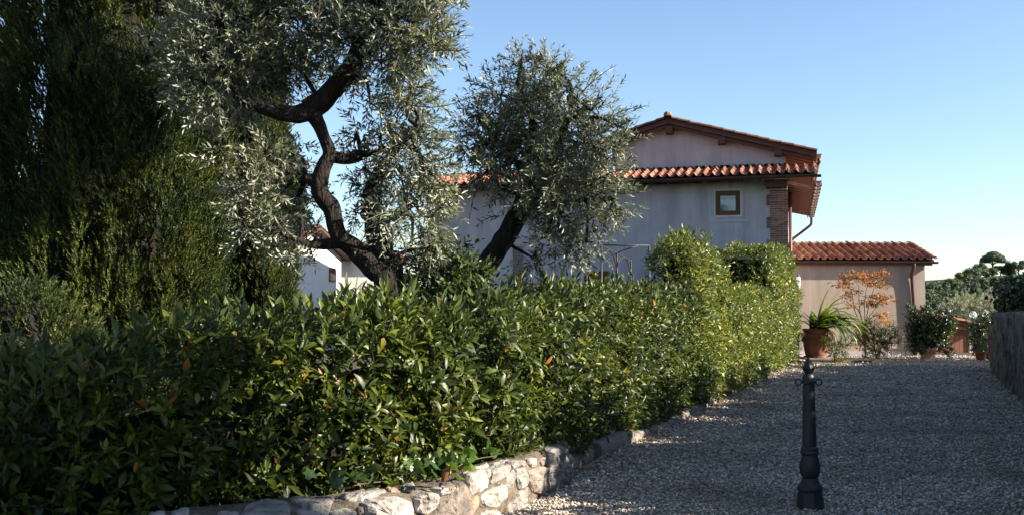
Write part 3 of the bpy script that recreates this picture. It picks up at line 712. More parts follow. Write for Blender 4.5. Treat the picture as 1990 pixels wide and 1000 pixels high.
# chimney standing on the lower roof
x0, z0 = -5.98, 5.55
ch = put('chimney', MB().box(-6.05, .62, 5.5, -5.47, 1.12, 6.22).mesh('chimney'), M['stucco_pink'], house, False)
put('chimney_slab', MB().box(-6.12, .55, 6.223, -5.40, 1.19, 6.28).mesh('chimney_slab'), M['ridge'], ch, False)
for xx in (-5.98, -5.60):
    put('chimney_brick', MB().box(xx - .06, .64, 6.283, xx + .06, 1.10, 6.58).mesh('chimney_brick'), M['tile'], ch, False)
for sgn in (-1, 1):
    mb = MB(); mb.box(0, 0, 0, .46, .62, .035)
    m_ = Matrix.Translation((-5.76 + sgn * .40, .56, 6.585)) @ (Matrix.Rotation(-radians(33), 4, 'Y') if sgn < 0 else (Matrix.Scale(-1, 4, (1, 0, 0)) @ Matrix.Rotation(-radians(33), 4, 'Y')))
    me = mb.mesh('cap_tile'); me.transform(m_); put('cap_tile', me, M['tile'], ch, False)

# ------------------------------------------------------------------ annexe
AX0, AX1, AY = 9.05, 13.44, 33.5
annexe = thing('annexe', (11.2, AY, 0), 'low beige rendered annexe with red tiled roof at the end of the drive', 'annexe')
put('wall', MB().box(AX0, AY, -.05, AX1 - .36, AY + 3.2, 3.05).mesh('wall'), M['stucco_beige'], annexe)
put('corner_pilaster', MB().box(AX1 - .358, AY - .012, -.05, AX1, AY + 3.2, 3.05).mesh('corner_pilaster'), M['stucco_beige'], annexe)
put('plinth', MB().box(AX0, AY - .03, -.05, AX1 - .37, AY - .002, .14).mesh('plinth'), M['stucco'], annexe)
ap = radians(17)
ya, za = AY - .16, 3.07
mb = MB(); rise = 1.95
mb.prism([(ya, za), (ya + rise, za + rise * tan(ap)), (ya + 2 * rise, za), (ya + 2 * rise, za - .07), (ya + rise, za + rise * tan(ap) - .07), (ya, za - .07)], 'x', AX0 - .02, AX1 + .26)
aroof = put('roof', mb.mesh('roof'), M['dark_wood'], annexe)
inv_a = INV[annexe.name]
slope_tiles(aroof, 'roof_tile', TILE, AX0 - .03, AX1 + .28, ya - .05, za, ap, rise / cos(ap) + .02, px=.262, ex=.235, org=inv_a)
mb2 = slope_tiles(aroof, 'roof_tile', TILE, -(AX1 + .28), -(AX0 - .03), -(ya + 2 * rise + .05), za, ap, rise / cos(ap), px=.262, ex=.36, org=inv_a @ Matrix.Rotation(pi, 4, 'Z'), keep=lambda *a: False)
joined('roof_tiles', TILE, mb2, aroof, M['tile'])
for k in range(12):
    inst('ridge_tile', RIDGE, aroof, inv_a @ Matrix.Translation((AX1 + .31 - k * .40, ya + rise, za + rise * tan(ap) + .035)) @ Matrix.Rotation(pi / 2, 4, 'Z') @ Matrix.Rotation(-.03, 4, 'X') @ Matrix.Translation((0, 0, 0)))
for k in range(7):
    inst('verge_tile', COPPO, aroof, inv_a @ Matrix.Translation((AX1 + .26, ya - .03 + k * .29, za + .05 + k * .29 * tan(ap))) @ Matrix.Rotation(ap - .03, 4, 'X'))
put('fascia_board', MB().box(AX0, ya + .06, za - .16, AX1 + .22, ya + .09, za - .072).mesh('fascia_board'), M['door_wood'], annexe)
put('eave_board', MB().box(AX0, ya + .095, za - .125, AX1 + .01, AY - .002, za - .09).mesh('eave_board'), M['rafter'], annexe)
g4 = gutter_mesh('annexe_gutter', 4.95, .07); g4.transform(inv_a @ Matrix.Translation((AX1 + .36, ya - .03, za - .04)) @ Matrix.Rotation(pi / 2, 4, 'Z')); put('gutter', g4, M['gutter'], annexe, False)
mb = MB(); xd = AX1 - .42
mb.tube(catmull([(xd, ya - .03, za - .1), (xd, ya - .02, za - .22), (xd - .03, AY - .10, za - .45), (xd - .02, AY - .075, za - .7), (xd + .02, AY - .07, 1.5), (xd + .03, AY - .07, 0)], 4), .058, 10)
put('downpipe', mb.mesh('downpipe', True), M['pipe'], annexe)

# ------------------------------------------------------------------ lean-to shed beyond the annexe
def S_(px, py, Y): return at(px, py, Y)
shY = 36.0
shed = thing('shed', (at(1850, 690, shY).x, shY, 0), 'small shed with sloping clay tile roof and brown plank door right of the annexe', 'shed')
xa, xb = AX1 + .15, at(1885, 690, shY).x
zt = lambda px, py: at(px, py, shY).z
zl, zr = zt(1803, 603), zt(1903, 634)
xr = at(1903, 634, shY).x
put('gable_wall', MB().prism([(xa, 0), (xa + .95, 0), (xa + .95, .95), (xb - .1, .95), (xb - .1, zr - .05), (xa, zl - .12)], 'y', shY, shY + .2).mesh('gable_wall'), M['stucco_beige'], shed)
mb = MB(); mb.prism([(xa - .3, zl + .09), (xr, zr), (xr, zr - .09), (xa - .3, zl)], 'y', shY - .35, shY + 2.0)
sr = put('roof', mb.mesh('roof'), M['dark_wood'], shed)
sp = atan((zl + .09 - zr) / (xr - xa + .3)); inv_s = INV[shed.name]
fr_s = inv_s @ Matrix.Translation((xr + .05, shY - .40, zr)) @ Matrix.Rotation(pi / 2, 4, 'Z')
slope_tiles(sr, 'roof_tile', TILE, 0, 2.35, 0, 0, sp, (xr - xa + .3) / cos(sp), px=.26, ex=.36, org=fr_s)
put('beam', MB().box(xb - .75, shY - .12, zr - .28, xb + .16, shY - .003, zr - .12).mesh('beam'), M['dark_wood'], shed)
for k in range(4):
    put('pier_brick', MB().box(xb - .55 + .02 * (k % 2), shY - .14, 1.02 - .08 * k, xb - .0 + .02 * (k % 2), shY - .02, 1.09 - .08 * k).mesh('pier_brick'), M['brick'], shed)
put('post', MB().box(xb - .06, shY - .13, 0, xb + .06, shY - .01, .76).mesh('post'), M['white_wall'], shed)
dx0, dx1 = at(1828, 690, shY).x, xb - .08
for k in range(6):
    w_ = (dx1 - dx0) / 6; put('door_board', MB().box(dx0 + k * w_ + .004, shY - .08, .0, dx0 + (k + 1) * w_ - .004, shY - .04, .93).mesh('door_board'), M['door_wood'], shed)

# ------------------------------------------------------------------ white building on the left behind the trees
A_, B_ = Vector((-7.8, 34.0, 0)), Vector((-6.4, 38.5, 0))
tv = (B_ - A_).normalized(); nv = Vector((tv.y, -tv.x, 0)); rz = math.atan2(tv.y, tv.x)
wl = (B_ - A_).length
villa = thing('white_building', A_, 'white rendered building half hidden by the olive trunks on the left', 'building', rotz=rz)
zr_, ze_ = 4.25, 3.42
put('wall', MB().prism([(0, 0), (wl, 0), (wl, ze_), (wl / 2, zr_), (0, ze_)], 'y', 0, 6).mesh('wall'), M['white_wall'], villa, False)
for (p, q) in (((wl / 2, zr_ + .05), (wl + .45, ze_ - .10)), ((wl / 2 - .003, zr_ + .05), (-.45, ze_ - .10))):
    mb = MB(); slab2(mb, (p[0], p[1] + .07), (q[0], q[1] + .07), .09, -.4, 6.2)
    rr = put('roof', mb.mesh('roof'), M['dark_wood'], villa, False)
    s_ = atan((p[1] - q[1]) / abs(q[0] - p[0])); le = abs(q[0] - p[0]) / cos(s_)
    fr = Matrix.Translation((q[0], -.42, q[1] + .06)) @ Matrix.Rotation(pi / 2, 4, 'Z') if q[0] > p[0] else Matrix.Translation((q[0], 6.2, q[1] + .06)) @ Matrix.Rotation(-pi / 2, 4, 'Z')
    rs = slope_tiles(rr, 'roof_tile', TILE_OLD, 0, 6.6, 0, 0, s_, le, org=fr, keep=(lambda r_, c, nr, nx: c < 3) if q[0] > p[0] else (lambda r_, c, nr, nx: c > nx - 4))
    joined('roof_tiles', TILE_OLD, rs, rr, M['tile_old'])
fr = MB(); x0 = 3.75; fr.box(x0, -.03, 2.50, x0 + .5, .02, 3.02)
W = put('window', fr.mesh('window'), M['win_wood'], villa, False); put('pane', MB().box(x0 + .06, -.036, 2.56, x0 + .44, -.031, 2.96).mesh('pane'), M['glass'], W, False)

inv_v = INV[villa.name]
put('back_wing', MB().box(-6.6, 39.2, 0, -4.55, 43.0, 3.35).mesh('back_wing'), M['white_wall'], villa)
mb = MB(); mb.prism([(-6.8, 3.37), (-4.25, 3.37), (-4.25, 3.44), (-5.6, 3.86), (-6.8, 3.5)], 'y', 38.9, 43.2)
wr = put('wing_roof', mb.mesh('wing_roof'), M['dark_wood'], villa)
sp2 = atan(.42 / 1.35)
slope_tiles(wr, 'roof_tile', TILE, 0, 4.2, 0, 0, sp2, 1.42, org=inv_v @ Matrix.Translation((-4.22, 38.85, 3.43)) @ Matrix.Rotation(pi / 2, 4, 'Z'))

# ------------------------------------------------------------------ low stone wall, stones set one by one
TOPZ = 0.345
def wall_segs():
    return [(Vector((*WALLP[i], 0)), Vector((*WALLP[i + 1], 0))) for i in range(len(WALLP) - 1)]
SEGS = wall_segs()
def on_wall_face(px, py, out=0.0):
    d = ray(px, py); best = None
    for i, (a, b) in enumerate(SEGS):
        t_ = (b - a).normalized(); n_ = Vector((-t_.y, t_.x, 0))         # outward (towards the drive)
        if n_.dot(Vector((0, -1, 0))) < 0 and n_.dot(Vector((1, 0, 0))) < 0: n_ = -n_
        den = d.dot(n_)
        if abs(den) < 1e-6: continue
        k = (a + n_ * out - CAM).dot(n_) / den
        p = CAM + d * k; u = (p - a).dot(t_) / (b - a).length
        if k > 0 and -.08 <= u <= 1.08:
            e = abs(u - .5)
            if best is None or e < best[0]: best = (e, p, n_)
    if best is None:
        a, b = SEGS[0]; return at(px, py, a.y), Vector((1, -.3, 0)).normalized()
    return best[1], best[2]
swall = thing('stone_wall', (-0.3, 7.2, 0), 'low curved wall of pale rough stones below the hedge beside the gravel', 'wall')
# mortar body with uneven surface
def wall_body():
    P = catmull([(x, y, 0) for x, y in WALLP], 14); mb = MB(); n = len(P); prof = []
    rows = []
    for i, p in enumerate(P):
        t_ = (P[min(i + 1, n - 1)] - P[max(i - 1, 0)]).normalized(); nn = Vector((-t_.y, t_.x, 0))
        if nn.y > 0 and nn.x < .9: nn = -nn if nn.dot(Vector((.5, -1, 0))) < 0 else nn
        if nn.dot(Vector((.5, -1, 0))) < 0: nn = -nn
        h = TOPZ - (.05 if i > 26 else .05 * max(0, min(1, (i - 18) / 8))) + .012 * mnoise.noise(p * 5)
        sec = [(0.0, -.1), (0.0, .08), (0, .16), (0, .24), (-.006, h - .035), (-.03, h - .008), (-.09, h + .004), (-.17, h), (-.25, h - .004), (-.33, h), (-.38, h - .03), (-.40, -.1)]
        ring = []
        tk = .5 + .5 * min(1, i / 40)
        for o, z in sec:
            q = p + nn * (o * tk); q.z = z; k = mnoise.noise(q * 11) * .012 + mnoise.noise(q * 28) * .008
            if z > 0: q = q + nn * k + Vector((0, 0, k * .8))
            ring.append(q)
        rows.append(ring)
    m = len(rows[0]); v = [q for r_ in rows for q in r_]
    f = [(i * m + k, (i + 1) * m + k, (i + 1) * m + k + 1, i * m + k + 1) for i in range(n - 1) for k in range(m - 1)]
    f += [tuple(range(m)), tuple(range(n * m - 1, (n - 1) * m - 1, -1))]
    mb.add(v, f); put('mortar_body', mb.mesh('mortar_body', True), M['wall_mortar'], swall)
wall_body()
def stone(poly, face='front', mat='stone', proud=.03, z=None):
    pts = []
    k = len(poly); cc = sum((Vector(a) for a in poly), Vector((0, 0))) / k; poly = [tuple(cc + (Vector(a) - cc) * 1.10) for a in poly]
    for i in range(k):                                   # rounded, slightly wavy outline
        a, b = Vector(poly[i]), Vector(poly[(i + 1) % k])
        m_ = max(2, int((b - a).length / 7))
        for j in range(m_):
            t = j / m_; q = a.lerp(b, t)
            pts.append(q)
    k = len(pts); pts = [(pts[i - 1] + pts[i] * 5 + pts[(i + 1) % k]) / 7 + Vector(rng.normal(0, .45, 2)) for i in range(k)]
    W_, nn = [], Vector((0, 0, 0))
    for q in pts:
        if face == 'front': p, n_ = on_wall_face(q.x, q.y)
        else: p = gp(q.x, q.y, z if z else TOPZ - .03); n_ = Vector((0, 0, 1))
        W_.append(p); nn += n_
    nn.normalize(); c = sum(W_, Vector()) / k
    rings = [(1.0, -.06), (1.0, proud * .25), (.93, proud * .8), (.72, proud * 1.1), (.38, proud * 1.2)]
    v = []; f = []
    for s_, o in rings:
        for p in W_:
            q = c + (p - c) * s_ + nn * o
            q += nn * (mnoise.noise(q * 11) * .7 + mnoise.noise(q * 31) * .5) * proud * (1 if o > 0 else 0)
            v.append(q)
    v.append(c + nn * proud * 1.15)
    for r_ in range(len(rings) - 1):
        for i in range(k): f.append((r_ * k + i, r_ * k + (i + 1) % k, (r_ + 1) * k + (i + 1) % k, (r_ + 1) * k + i))
    o = (len(rings) - 1) * k
    for i in range(k): f.append((o + i, o + (i + 1) % k, len(v) - 1))
    me = bpy.data.meshes.new('stone'); me.from_pydata(v, [], f); me.update()
    put('stone', me, M[mat], swall)
FR = [
 ([(907, 922), (939, 911), (944, 946), (908, 961)], 'stone', .03),
 ([(939.5, 911), (950, 910), (951, 918), (947, 929), (942.5, 928)], 'stone', .02),
 ([(953, 916), (965, 906.5), (987.5, 902), (984.5, 913), (972.5, 928), (956, 938.5), (950, 937)], 'stone', .03),
 ([(993.5, 896), (1016, 893), (1017.5, 903), (992, 911)], 'stone', .03),
 ([(977, 925), (996.5, 911.5), (998.7, 925), (993.5, 943), (980, 949)], 'stone', .025),
 ([(999.5, 911.5), (1016, 907), (1020.5, 922), (1020.5, 938.5), (1005.5, 950.5), (999.5, 928)], 'stone', .03),
 ([(933.5, 958), (956, 946), (977, 940), (977, 959.5), (965, 982), (947, 985), (935, 976)], 'stone', .035),
 ([(912.5, 970), (926, 959.5), (926, 982), (917, 997), (912.5, 985)], 'stone_red', .02),
 ([(983, 979), (1002.5, 961), (1020.5, 946), (1022, 955), (1017.5, 982), (995, 994), (981.5, 1001)], 'stone', .03),
 ([(1025, 914.5), (1047.5, 907), (1062, 913), (1061, 940), (1056.5, 958), (1032.5, 955), (1025, 934)], 'stone_dark', .04),
 ([(1023.5, 892), (1040, 888), (1040, 906), (1029.5, 908)], 'stone', .02),
 ([(1046, 889), (1061, 884.5), (1061.5, 902.5), (1048, 904)], 'stone', .02),
 ([(1063.5, 880), (1077.5, 869), (1090, 870), (1098.5, 880), (1098.5, 934), (1085, 945), (1064, 958)], 'stone', .06),
 ([(927, 1002), (944, 991), (962, 991), (970, 1004), (966, 1024), (926, 1026)], 'stone', .035),
 ([(838, 1001), (893, 937), (903, 948), (911, 1000), (905, 1035), (826, 1035)], 'stone_dark', .05),
 ([(710, 978), (721, 971), (769, 966), (796, 976), (799.7, 990), (795, 1015), (760, 1032), (712, 1020)], 'stone', .05),
 ([(801.6, 967), (822.6, 955), (845, 957), (845.5, 982), (822.6, 995.5), (807, 993.6)], 'stone', .045),
 ([(851, 948), (864.6, 946), (868.4, 957), (853, 963)], 'stone', .025),
 ([(574, 993), (591.6, 988), (618, 991), (620, 1014), (580, 1018)], 'stone', .03),
 ([(641, 993), (670, 986), (690, 993), (688, 1016), (645, 1018)], 'stone', .035),
 ([(692, 985), (706, 983), (705, 996), (694, 999)], 'stone_dark', .02),
 ([(623, 996), (637, 994), (638, 1010), (625, 1012)], 'stone', .02),
 ([(870, 962), (884, 950), (880, 944), (868, 946)], 'stone_dark', .02),
 ([(955, 942), (976, 930), (974, 938), (958, 944)], 'stone', .012),
]
for p, m_, pr in FR: stone(p, 'front', m_, pr)
TP = [
 ([(662, 966), (698, 956), (740, 954), (748, 959), (717, 967), (674, 970)], 'stone'),
 ([(567, 976), (620, 972), (649, 968), (639, 978), (597, 982)], 'stone'),
 ([(471, 1002), (481, 984), (514, 976), (554, 977), (562, 987), (556, 1002), (515, 1008)], 'stone'),
 ([(423, 1003), (437, 995), (463, 995), (464, 1006), (425, 1009)], 'stone'),
 ([(333, 1000), (351, 991), (367, 992), (366, 1002), (340, 1006)], 'stone'),
 ([(288, 1001), (297, 995), (321, 994), (319, 1003), (300, 1007)], 'stone'),
 ([(750, 950), (779, 950), (777, 956), (752, 956)], 'stone_red'),
 ([(781, 944), (804, 942), (807, 948), (786, 950)], 'stone'),
 ([(911, 916), (938, 907), (950, 905), (948, 909), (914, 919)], 'stone'),
 ([(953, 905), (975, 898), (990, 897), (985, 901), (958, 908)], 'stone'),
]
for p, m_ in TP: stone(p, 'top', m_, .02, z=.335 if p[0][0] > 900 else .300)

# ------------------------------------------------------------------ kerb of stones along the drive
kerb = bpy.data.objects.new('kerb', None); col.objects.link(kerb); tag(kerb, kind='structure'); INV['kerb'] = Matrix.Identity(4)
def path_at(path, s):
    for i in range(len(path) - 1):
        a, b = Vector(path[i]), Vector(path[i + 1]); l_ = (b - a).length
        if s <= l_ or i == len(path) - 2: return a.lerp(b, s / l_), (b - a).normalized()
        s -= l_
KL = sum((Vector(KERB[i + 1]) - Vector(KERB[i])).length for i in range(len(KERB) - 1))
s_ = .05; i = 0
while s_ < KL - .5:
    l_ = (1.2 if s_ < 2.2 else .75) * rng.uniform(.75, 1.2); p, t_ = path_at(KERB, s_ + l_ / 2); h = (.15 if s_ < 2.3 else .075) + rng.normal(0, .012)
    nx_ = 5; v = []; f = []
    mb = MB()
    sec = [(.015, -.05), (.012, h * .55), (0.0, h - .02), (-.025, h), (-.10, h + .004), (-.17, h - .02), (-.18, -.05)]
    n_ = Vector((t_.y, -t_.x, 0)); rows = []
    tt = Vector((t_.x, t_.y, 0))
    for k in range(6):
        ex = -1 + 2 * k / 5; sh = .94 if k in (0, 5) else 1.0
        q0 = Vector((p.x, p.y, 0)) + tt * (l_ * .485 * ex)
        row = []
        for o, z in sec:
            q = q0 + n_ * (o * sh); q.z = z * sh if z > 0 else z
            q += Vector((1, .5, .8)) * (.012 * mnoise.noise(q * 6 + Vector((i, 0, 0))) + .006 * mnoise.noise(q * 25))
            row.append(q)
        rows.append(row)
    m_ = len(sec); v = [q for r_ in rows for q in r_]
    f = [(a * m_ + k, (a + 1) * m_ + k, (a + 1) * m_ + k + 1, a * m_ + k + 1) for a in range(5) for k in range(m_ - 1)] + [tuple(range(m_)), tuple(range(6 * m_ - 1, 5 * m_ - 1, -1))]
    mb.add(v, f); put('kerb_stone', mb.mesh('kerb_stone', False), M['kerb'], kerb)
    s_ += l_ + .01; i += 1

# ------------------------------------------------------------------ old retaining wall on the right
rwall = thing('retaining_wall', (*RW[1], 0), 'tall dark streaked old wall along the right edge of the drive', 'wall')
def rough_wall(name, a, b, h0, h1, thick, off, cap_end):
    a, b = Vector((*a, 0)), Vector((*b, 0)); t_ = (b - a).normalized(); n_ = Vector((-t_.y, t_.x, 0)); L_ = (b - a).length
    nu, nz = int(L_ / .12), 14; V, Fc = [], []
    def P(u, sec):
        o, zf = sec; h = h0 + (h1 - h0) * u + .035 * mnoise.noise(Vector((u * L_ * 1.2, off, 3)))
        q = a + t_ * (u * L_) + n_ * (off + o); q.z = zf * h
        k = 0.10 * mnoise.noise(Vector((u * L_ * 2.6, zf * 1.1, off * 3))) + .06 * mnoise.noise(Vector((u * L_ * 8, zf * 3.0, 1))) + .035 * mnoise.noise(Vector((u * L_ * 16, zf * 10, 5)))
        return q + n_ * k * (1 if o > -.3 else -.5)
    sec = [(0.03 * (1 - k / nz), k / nz) for k in range(nz)] + [(-.02, .985), (-.07, 1.0), (-.2, 1.012), (-thick + .06, 1.0), (-thick, .97), (-thick, .5), (-thick, 0)]
    m_ = len(sec)
    for i in range(nu + 1): V += [P(i / nu, s_) for s_ in sec]
    for i in range(nu):
        for k in range(m_ - 1): Fc.append((i * m_ + k, i * m_ + k + 1, (i + 1) * m_ + k + 1, (i + 1) * m_ + k))
    Fc += [tuple(range(m_ - 1, -1, -1)), tuple(range(nu * m_, (nu + 1) * m_))]
    me = bpy.data.meshes.new(name); me.from_pydata(V, [], Fc); me.update()
    for p in me.polygons: p.use_smooth = len(p.vertices) == 4
    put(name, me, M['old_wall'], rwall)
rdir = (Vector(RW[2]) - Vector(RW[1])).normalized()
k1 = Vector(RW[2]) - rdir * 2.3
rough_wall('far_wall_section', tuple(k1), RW[2], 1.40, 1.44, .45, 0, True)
rough_wall('near_wall_section', RW[1], tuple(k1 - rdir * .01), 1.44, 1.40, .45, .07, False)
rough_wall('near_wall_section', RW[0], tuple(Vector(RW[1]) - rdir * .01), 1.45, 1.44, .45, .07, False)

# ------------------------------------------------------------------ hedges
BAY = leaf_tpl(.31, .22, .16, .03); BAY_S = leaf_small(.34, .3, .12)
BAYM = tri_mesh('bay_leaf', *BAY)
def hedge(label, path, heights, thick, mat, dens=190, leaf=.085, tpl=BAY_S, nleaf=7, n_obj=0, zb=.05, rad=.28, end=(True, True), top=1.0, bulge=.11, sprouts=0, sprout_rng=(0, 1), back=.35, group='laurel hedges along the drive', seed=0, inner=75, holes=0.0):
    pts = catmull([(x, y, h) for (x, y), h in zip(path, heights)], 8)
    A = np.array(pts); seg = np.linalg.norm(np.diff(A[:, :2], axis=0), axis=1); cum = np.concatenate([[0], np.cumsum(seg)]); L_ = cum[-1]
    def frame(s):
        x = np.interp(s, cum, A[:, 0]); y = np.interp(s, cum, A[:, 1]); h = np.interp(s, cum, A[:, 2])
        e = .05; t_ = np.stack([np.interp(np.minimum(s + e, L_), cum, A[:, 0]) - np.interp(np.maximum(s - e, 0), cum, A[:, 0]), np.interp(np.minimum(s + e, L_), cum, A[:, 1]) - np.interp(np.maximum(s - e, 0), cum, A[:, 1])], 1)
        t_ = norm(t_); n_ = np.stack([t_[:, 1], -t_[:, 0]], 1); return np.stack([x, y], 1), t_, n_, h
    mid = frame(np.array([L_ / 2])); base = (float(mid[0][0, 0]), float(mid[0][0, 1]), 0)
    root = thing('laurel_hedge', base, label, 'hedge', group)
    hm = float(np.mean(heights))
    PP, DD = [], []
    def emit(n, kind):
        n = int(n)
        if n <= 0: return
        if kind in ('front', 'back'):
            s = rng.uniform(0, L_, n); c, t_, n_, h = frame(s); z = zb + (h - zb) * rng.uniform(0, 1, n)
            o = np.where(z > h - rad, -(rad - np.sqrt(np.maximum(rad ** 2 - (z - (h - rad)) ** 2, 0))), 0)
            elev = np.clip((z - (h - rad)) / rad, 0, 1) * .9 + .25
            if kind == 'back': o = -thick - o; sg = -1
            else: sg = 1
            xy = c + n_ * o[:, None]; dr = np.concatenate([n_ * sg, elev[:, None]], 1)
            inw = np.concatenate([-n_ * sg, np.zeros((n, 1))], 1)
        elif kind == 'top':
            s = rng.uniform(0, L_, n); c, t_, n_, h = frame(s); w_ = rng.uniform(0, thick, n)
            e = np.minimum(w_, thick - w_); dz = np.where(e < rad, rad - np.sqrt(np.maximum(rad ** 2 - (rad - e) ** 2, 0)), 0); z = h - dz
            xy = c - n_ * w_[:, None]; dr = np.concatenate([n_ * ((thick / 2 - w_) / thick)[:, None] * .8, np.ones((n, 1))], 1); inw = np.tile([[0, 0, -1.0]], (n, 1))
        else:
            s = np.full(n, 0.0 if kind == 'e0' else L_); c, t_, n_, h = frame(s); sg = -1 if kind == 'e0' else 1
            w_ = rng.uniform(0, thick, n); z = zb + (h - zb) * rng.uniform(0, 1, n)
            e = np.minimum(np.minimum(w_, thick - w_), h - z); o = np.where(e < rad, -(rad - np.sqrt(np.maximum(rad ** 2 - (rad - e) ** 2, 0))), 0)
            xy = c - n_ * w_[:, None] + t_ * sg * o[:, None]; dr = np.concatenate([t_ * sg, np.full((n, 1), .3)], 1); inw = np.concatenate([-t_ * sg, np.zeros((n, 1))], 1)
        P = np.concatenate([xy, z[:, None]], 1)
        nz = noise3(P, 1.4, seed) * bulge + noise3(P, 3.6, seed + 5) * bulge * .6
        nd = norm(dr * np.array([1, 1, .7])); P = P + nd * nz[:, None] + inw * (rng.beta(1.1, 2.4, n) * .26)[:, None]
        if holes:
            hn = noise3(P, 2.3, seed + 11); k = (hn > -.33 - .0) | (rng.uniform(0, 1, n) > holes); P, dr = P[k], dr[k]; n = len(P)
        D = norm(dr) * .8 + rng.normal(0, .42, (n, 3)) + np.array([0, 0, .28])
        PP.append(P); DD.append(D)
    emit(L_ * hm * dens, 'front'); emit(L_ * thick * dens * top, 'top'); emit(L_ * hm * dens * back, 'back')
    if end[0]: emit(thick * heights[0] * dens, 'e0')
    if end[1]: emit(thick * heights[-1] * dens, 'e1')
    P, D = np.concatenate(PP), np.concatenate(DD); k = len(P)
    nin = int(L_ * hm * inner); s = rng.uniform(0, L_, nin); c, t_, n_, h = frame(s); z = zb + (h - .2 - zb) * rng.uniform(0, 1, nin); w_ = rng.uniform(.24, .44, nin)
    Pi = np.concatenate([c - n_ * w_[:, None], z[:, None]], 1); Di = np.concatenate([n_ * .5, np.full((nin, 1), .4)], 1) + rng.normal(0, .5, (nin, 3))
    stems = Cloud()
    AP, AD, AN, AS = shoots(None, None, P, D, rng.uniform(.07, .15, k), nleaf, leaf, 72, 28, .1, stems, .0022)
    qi = shoots(None, None, Pi, Di, rng.uniform(.1, .18, nin), 7, leaf * 1.15, 75, 35, .1, None)
    AP, AD, AN, AS = [np.concatenate([a, b]) for a, b in zip((AP, AD, AN, AS), qi)]
    if sprouts:
        s = rng.uniform(sprout_rng[0] * L_, sprout_rng[1] * L_, sprouts); c, t_, n_, h = frame(s); w_ = rng.uniform(0, thick * .8, sprouts)
        P2 = np.concatenate([c - n_ * w_[:, None], (h - .06)[:, None]], 1); D2 = np.stack([rng.normal(0, .28, sprouts), rng.normal(0, .28, sprouts), np.ones(sprouts)], 1)
        q = shoots(None, None, P2, D2, rng.uniform(.14, .34, sprouts), 11, leaf * 1.15, 52, 14, .1, stems, .0028)
        AP, AD, AN, AS = [np.concatenate([a, b]) for a, b in zip((AP, AD, AN, AS), q)]
    inv = INV[root.name]
    rest = np.ones(len(AS), bool)
    if n_obj: rest = leaf_objects(BAYM, M['bay'], root, AP, AD, AN, AS, n_obj, inv)
    cl = Cloud(); mk = np.arange(len(AS)) % 3
    for i_, (sx, cu) in enumerate(((1.0, 0.0), (1.25, .12), (.78, -.12))):
        tv_ = np.array(tpl[0], float) * np.array([1, sx, 1]); tv_[:, 2] -= cu * tv_[:, 0] ** 2; k_ = rest & (mk == i_)
        cl.add(tv_, tpl[1], AP[k_], AD[k_], AN[k_], AS[k_])
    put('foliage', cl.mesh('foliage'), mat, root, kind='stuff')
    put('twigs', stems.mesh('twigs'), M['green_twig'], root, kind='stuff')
    # uneven solid core well inside the leaves, coloured near black for the shade there
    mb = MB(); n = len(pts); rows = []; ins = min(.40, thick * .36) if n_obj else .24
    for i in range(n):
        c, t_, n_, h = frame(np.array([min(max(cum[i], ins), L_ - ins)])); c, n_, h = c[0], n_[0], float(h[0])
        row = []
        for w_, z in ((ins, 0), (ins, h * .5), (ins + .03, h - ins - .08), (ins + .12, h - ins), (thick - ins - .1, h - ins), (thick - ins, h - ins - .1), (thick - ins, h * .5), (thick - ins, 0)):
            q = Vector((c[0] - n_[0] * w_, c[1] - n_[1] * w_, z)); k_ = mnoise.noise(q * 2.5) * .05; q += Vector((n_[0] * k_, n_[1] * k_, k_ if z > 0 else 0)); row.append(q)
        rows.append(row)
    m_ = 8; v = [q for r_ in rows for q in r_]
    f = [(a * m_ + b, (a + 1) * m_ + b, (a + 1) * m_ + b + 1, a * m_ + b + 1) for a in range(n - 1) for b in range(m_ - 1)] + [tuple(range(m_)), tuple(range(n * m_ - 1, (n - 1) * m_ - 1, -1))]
    mb.add(v, f); put('dark_core', mb.mesh('dark_core'), M['shade_core'], root)
    return root
hedge('near left laurel hedge with long leafy sprouts on its top, above the curved stone wall',
      [(-5.4, 4.75), (-3.7, 5.45), (-2.45, 6.05), (-1.55, 6.68), (-.72, 7.25), (-.28, 7.95)], [0.78, 0.90, 1.12, 1.32, 1.42, 1.42], 1.05, M['bay'], dens=150, leaf=.102, tpl=BAY, n_obj=280, zb=.10, sprouts=130, sprout_rng=(.25, .98), back=.25, seed=3, bulge=.15, holes=.3)
hedge('low clipped laurel hedge along the kerb right of the leaning olive trunk',
      [(-.06, 7.98), (.46, 9.2), (.92, 10.9), (1.75, 12.9), (2.90, 15.6)], [1.44, 1.56, 1.66, 1.70, 1.76], 1.0, M['bay'], dens=150, leaf=.090, tpl=BAY, n_obj=200, zb=.06, sprouts=60, back=.25, seed=9, bulge=.12, holes=.35)
hedge('tall rounded sunlit laurel block in front of the pergola',
      [(2.78, 15.3), (3.05, 16.0), (3.35, 16.9), (3.7, 17.9)], [2.44, 2.54, 2.50, 2.25], .85, M['bay_sunlit'], dens=160, leaf=.080, zb=.05, back=.15, seed=15, rad=.42, sprouts=40, bulge=.12)
hedge('lower laurel stretch between the two tall laurel blocks',
      [(3.55, 17.3), (4.3, 19.1), (6.05, 24.0)], [1.90, 1.90, 1.90], 1.2, M['bay_sunlit'], dens=150, leaf=.082, zb=.03, back=.1, seed=21, end=(False, False), bulge=.12)
hedge('farthest tall laurel block beside the brick house corner',
      [(6.12, 23.9), (7.05, 26.4), (7.75, 28.3), (8.08, 29.1)], [2.90, 3.0, 3.0, 2.0], 1.5, M['bay_sunlit'], dens=130, leaf=.088, zb=.02, back=.1, seed=27, rad=.45, bulge=.16)

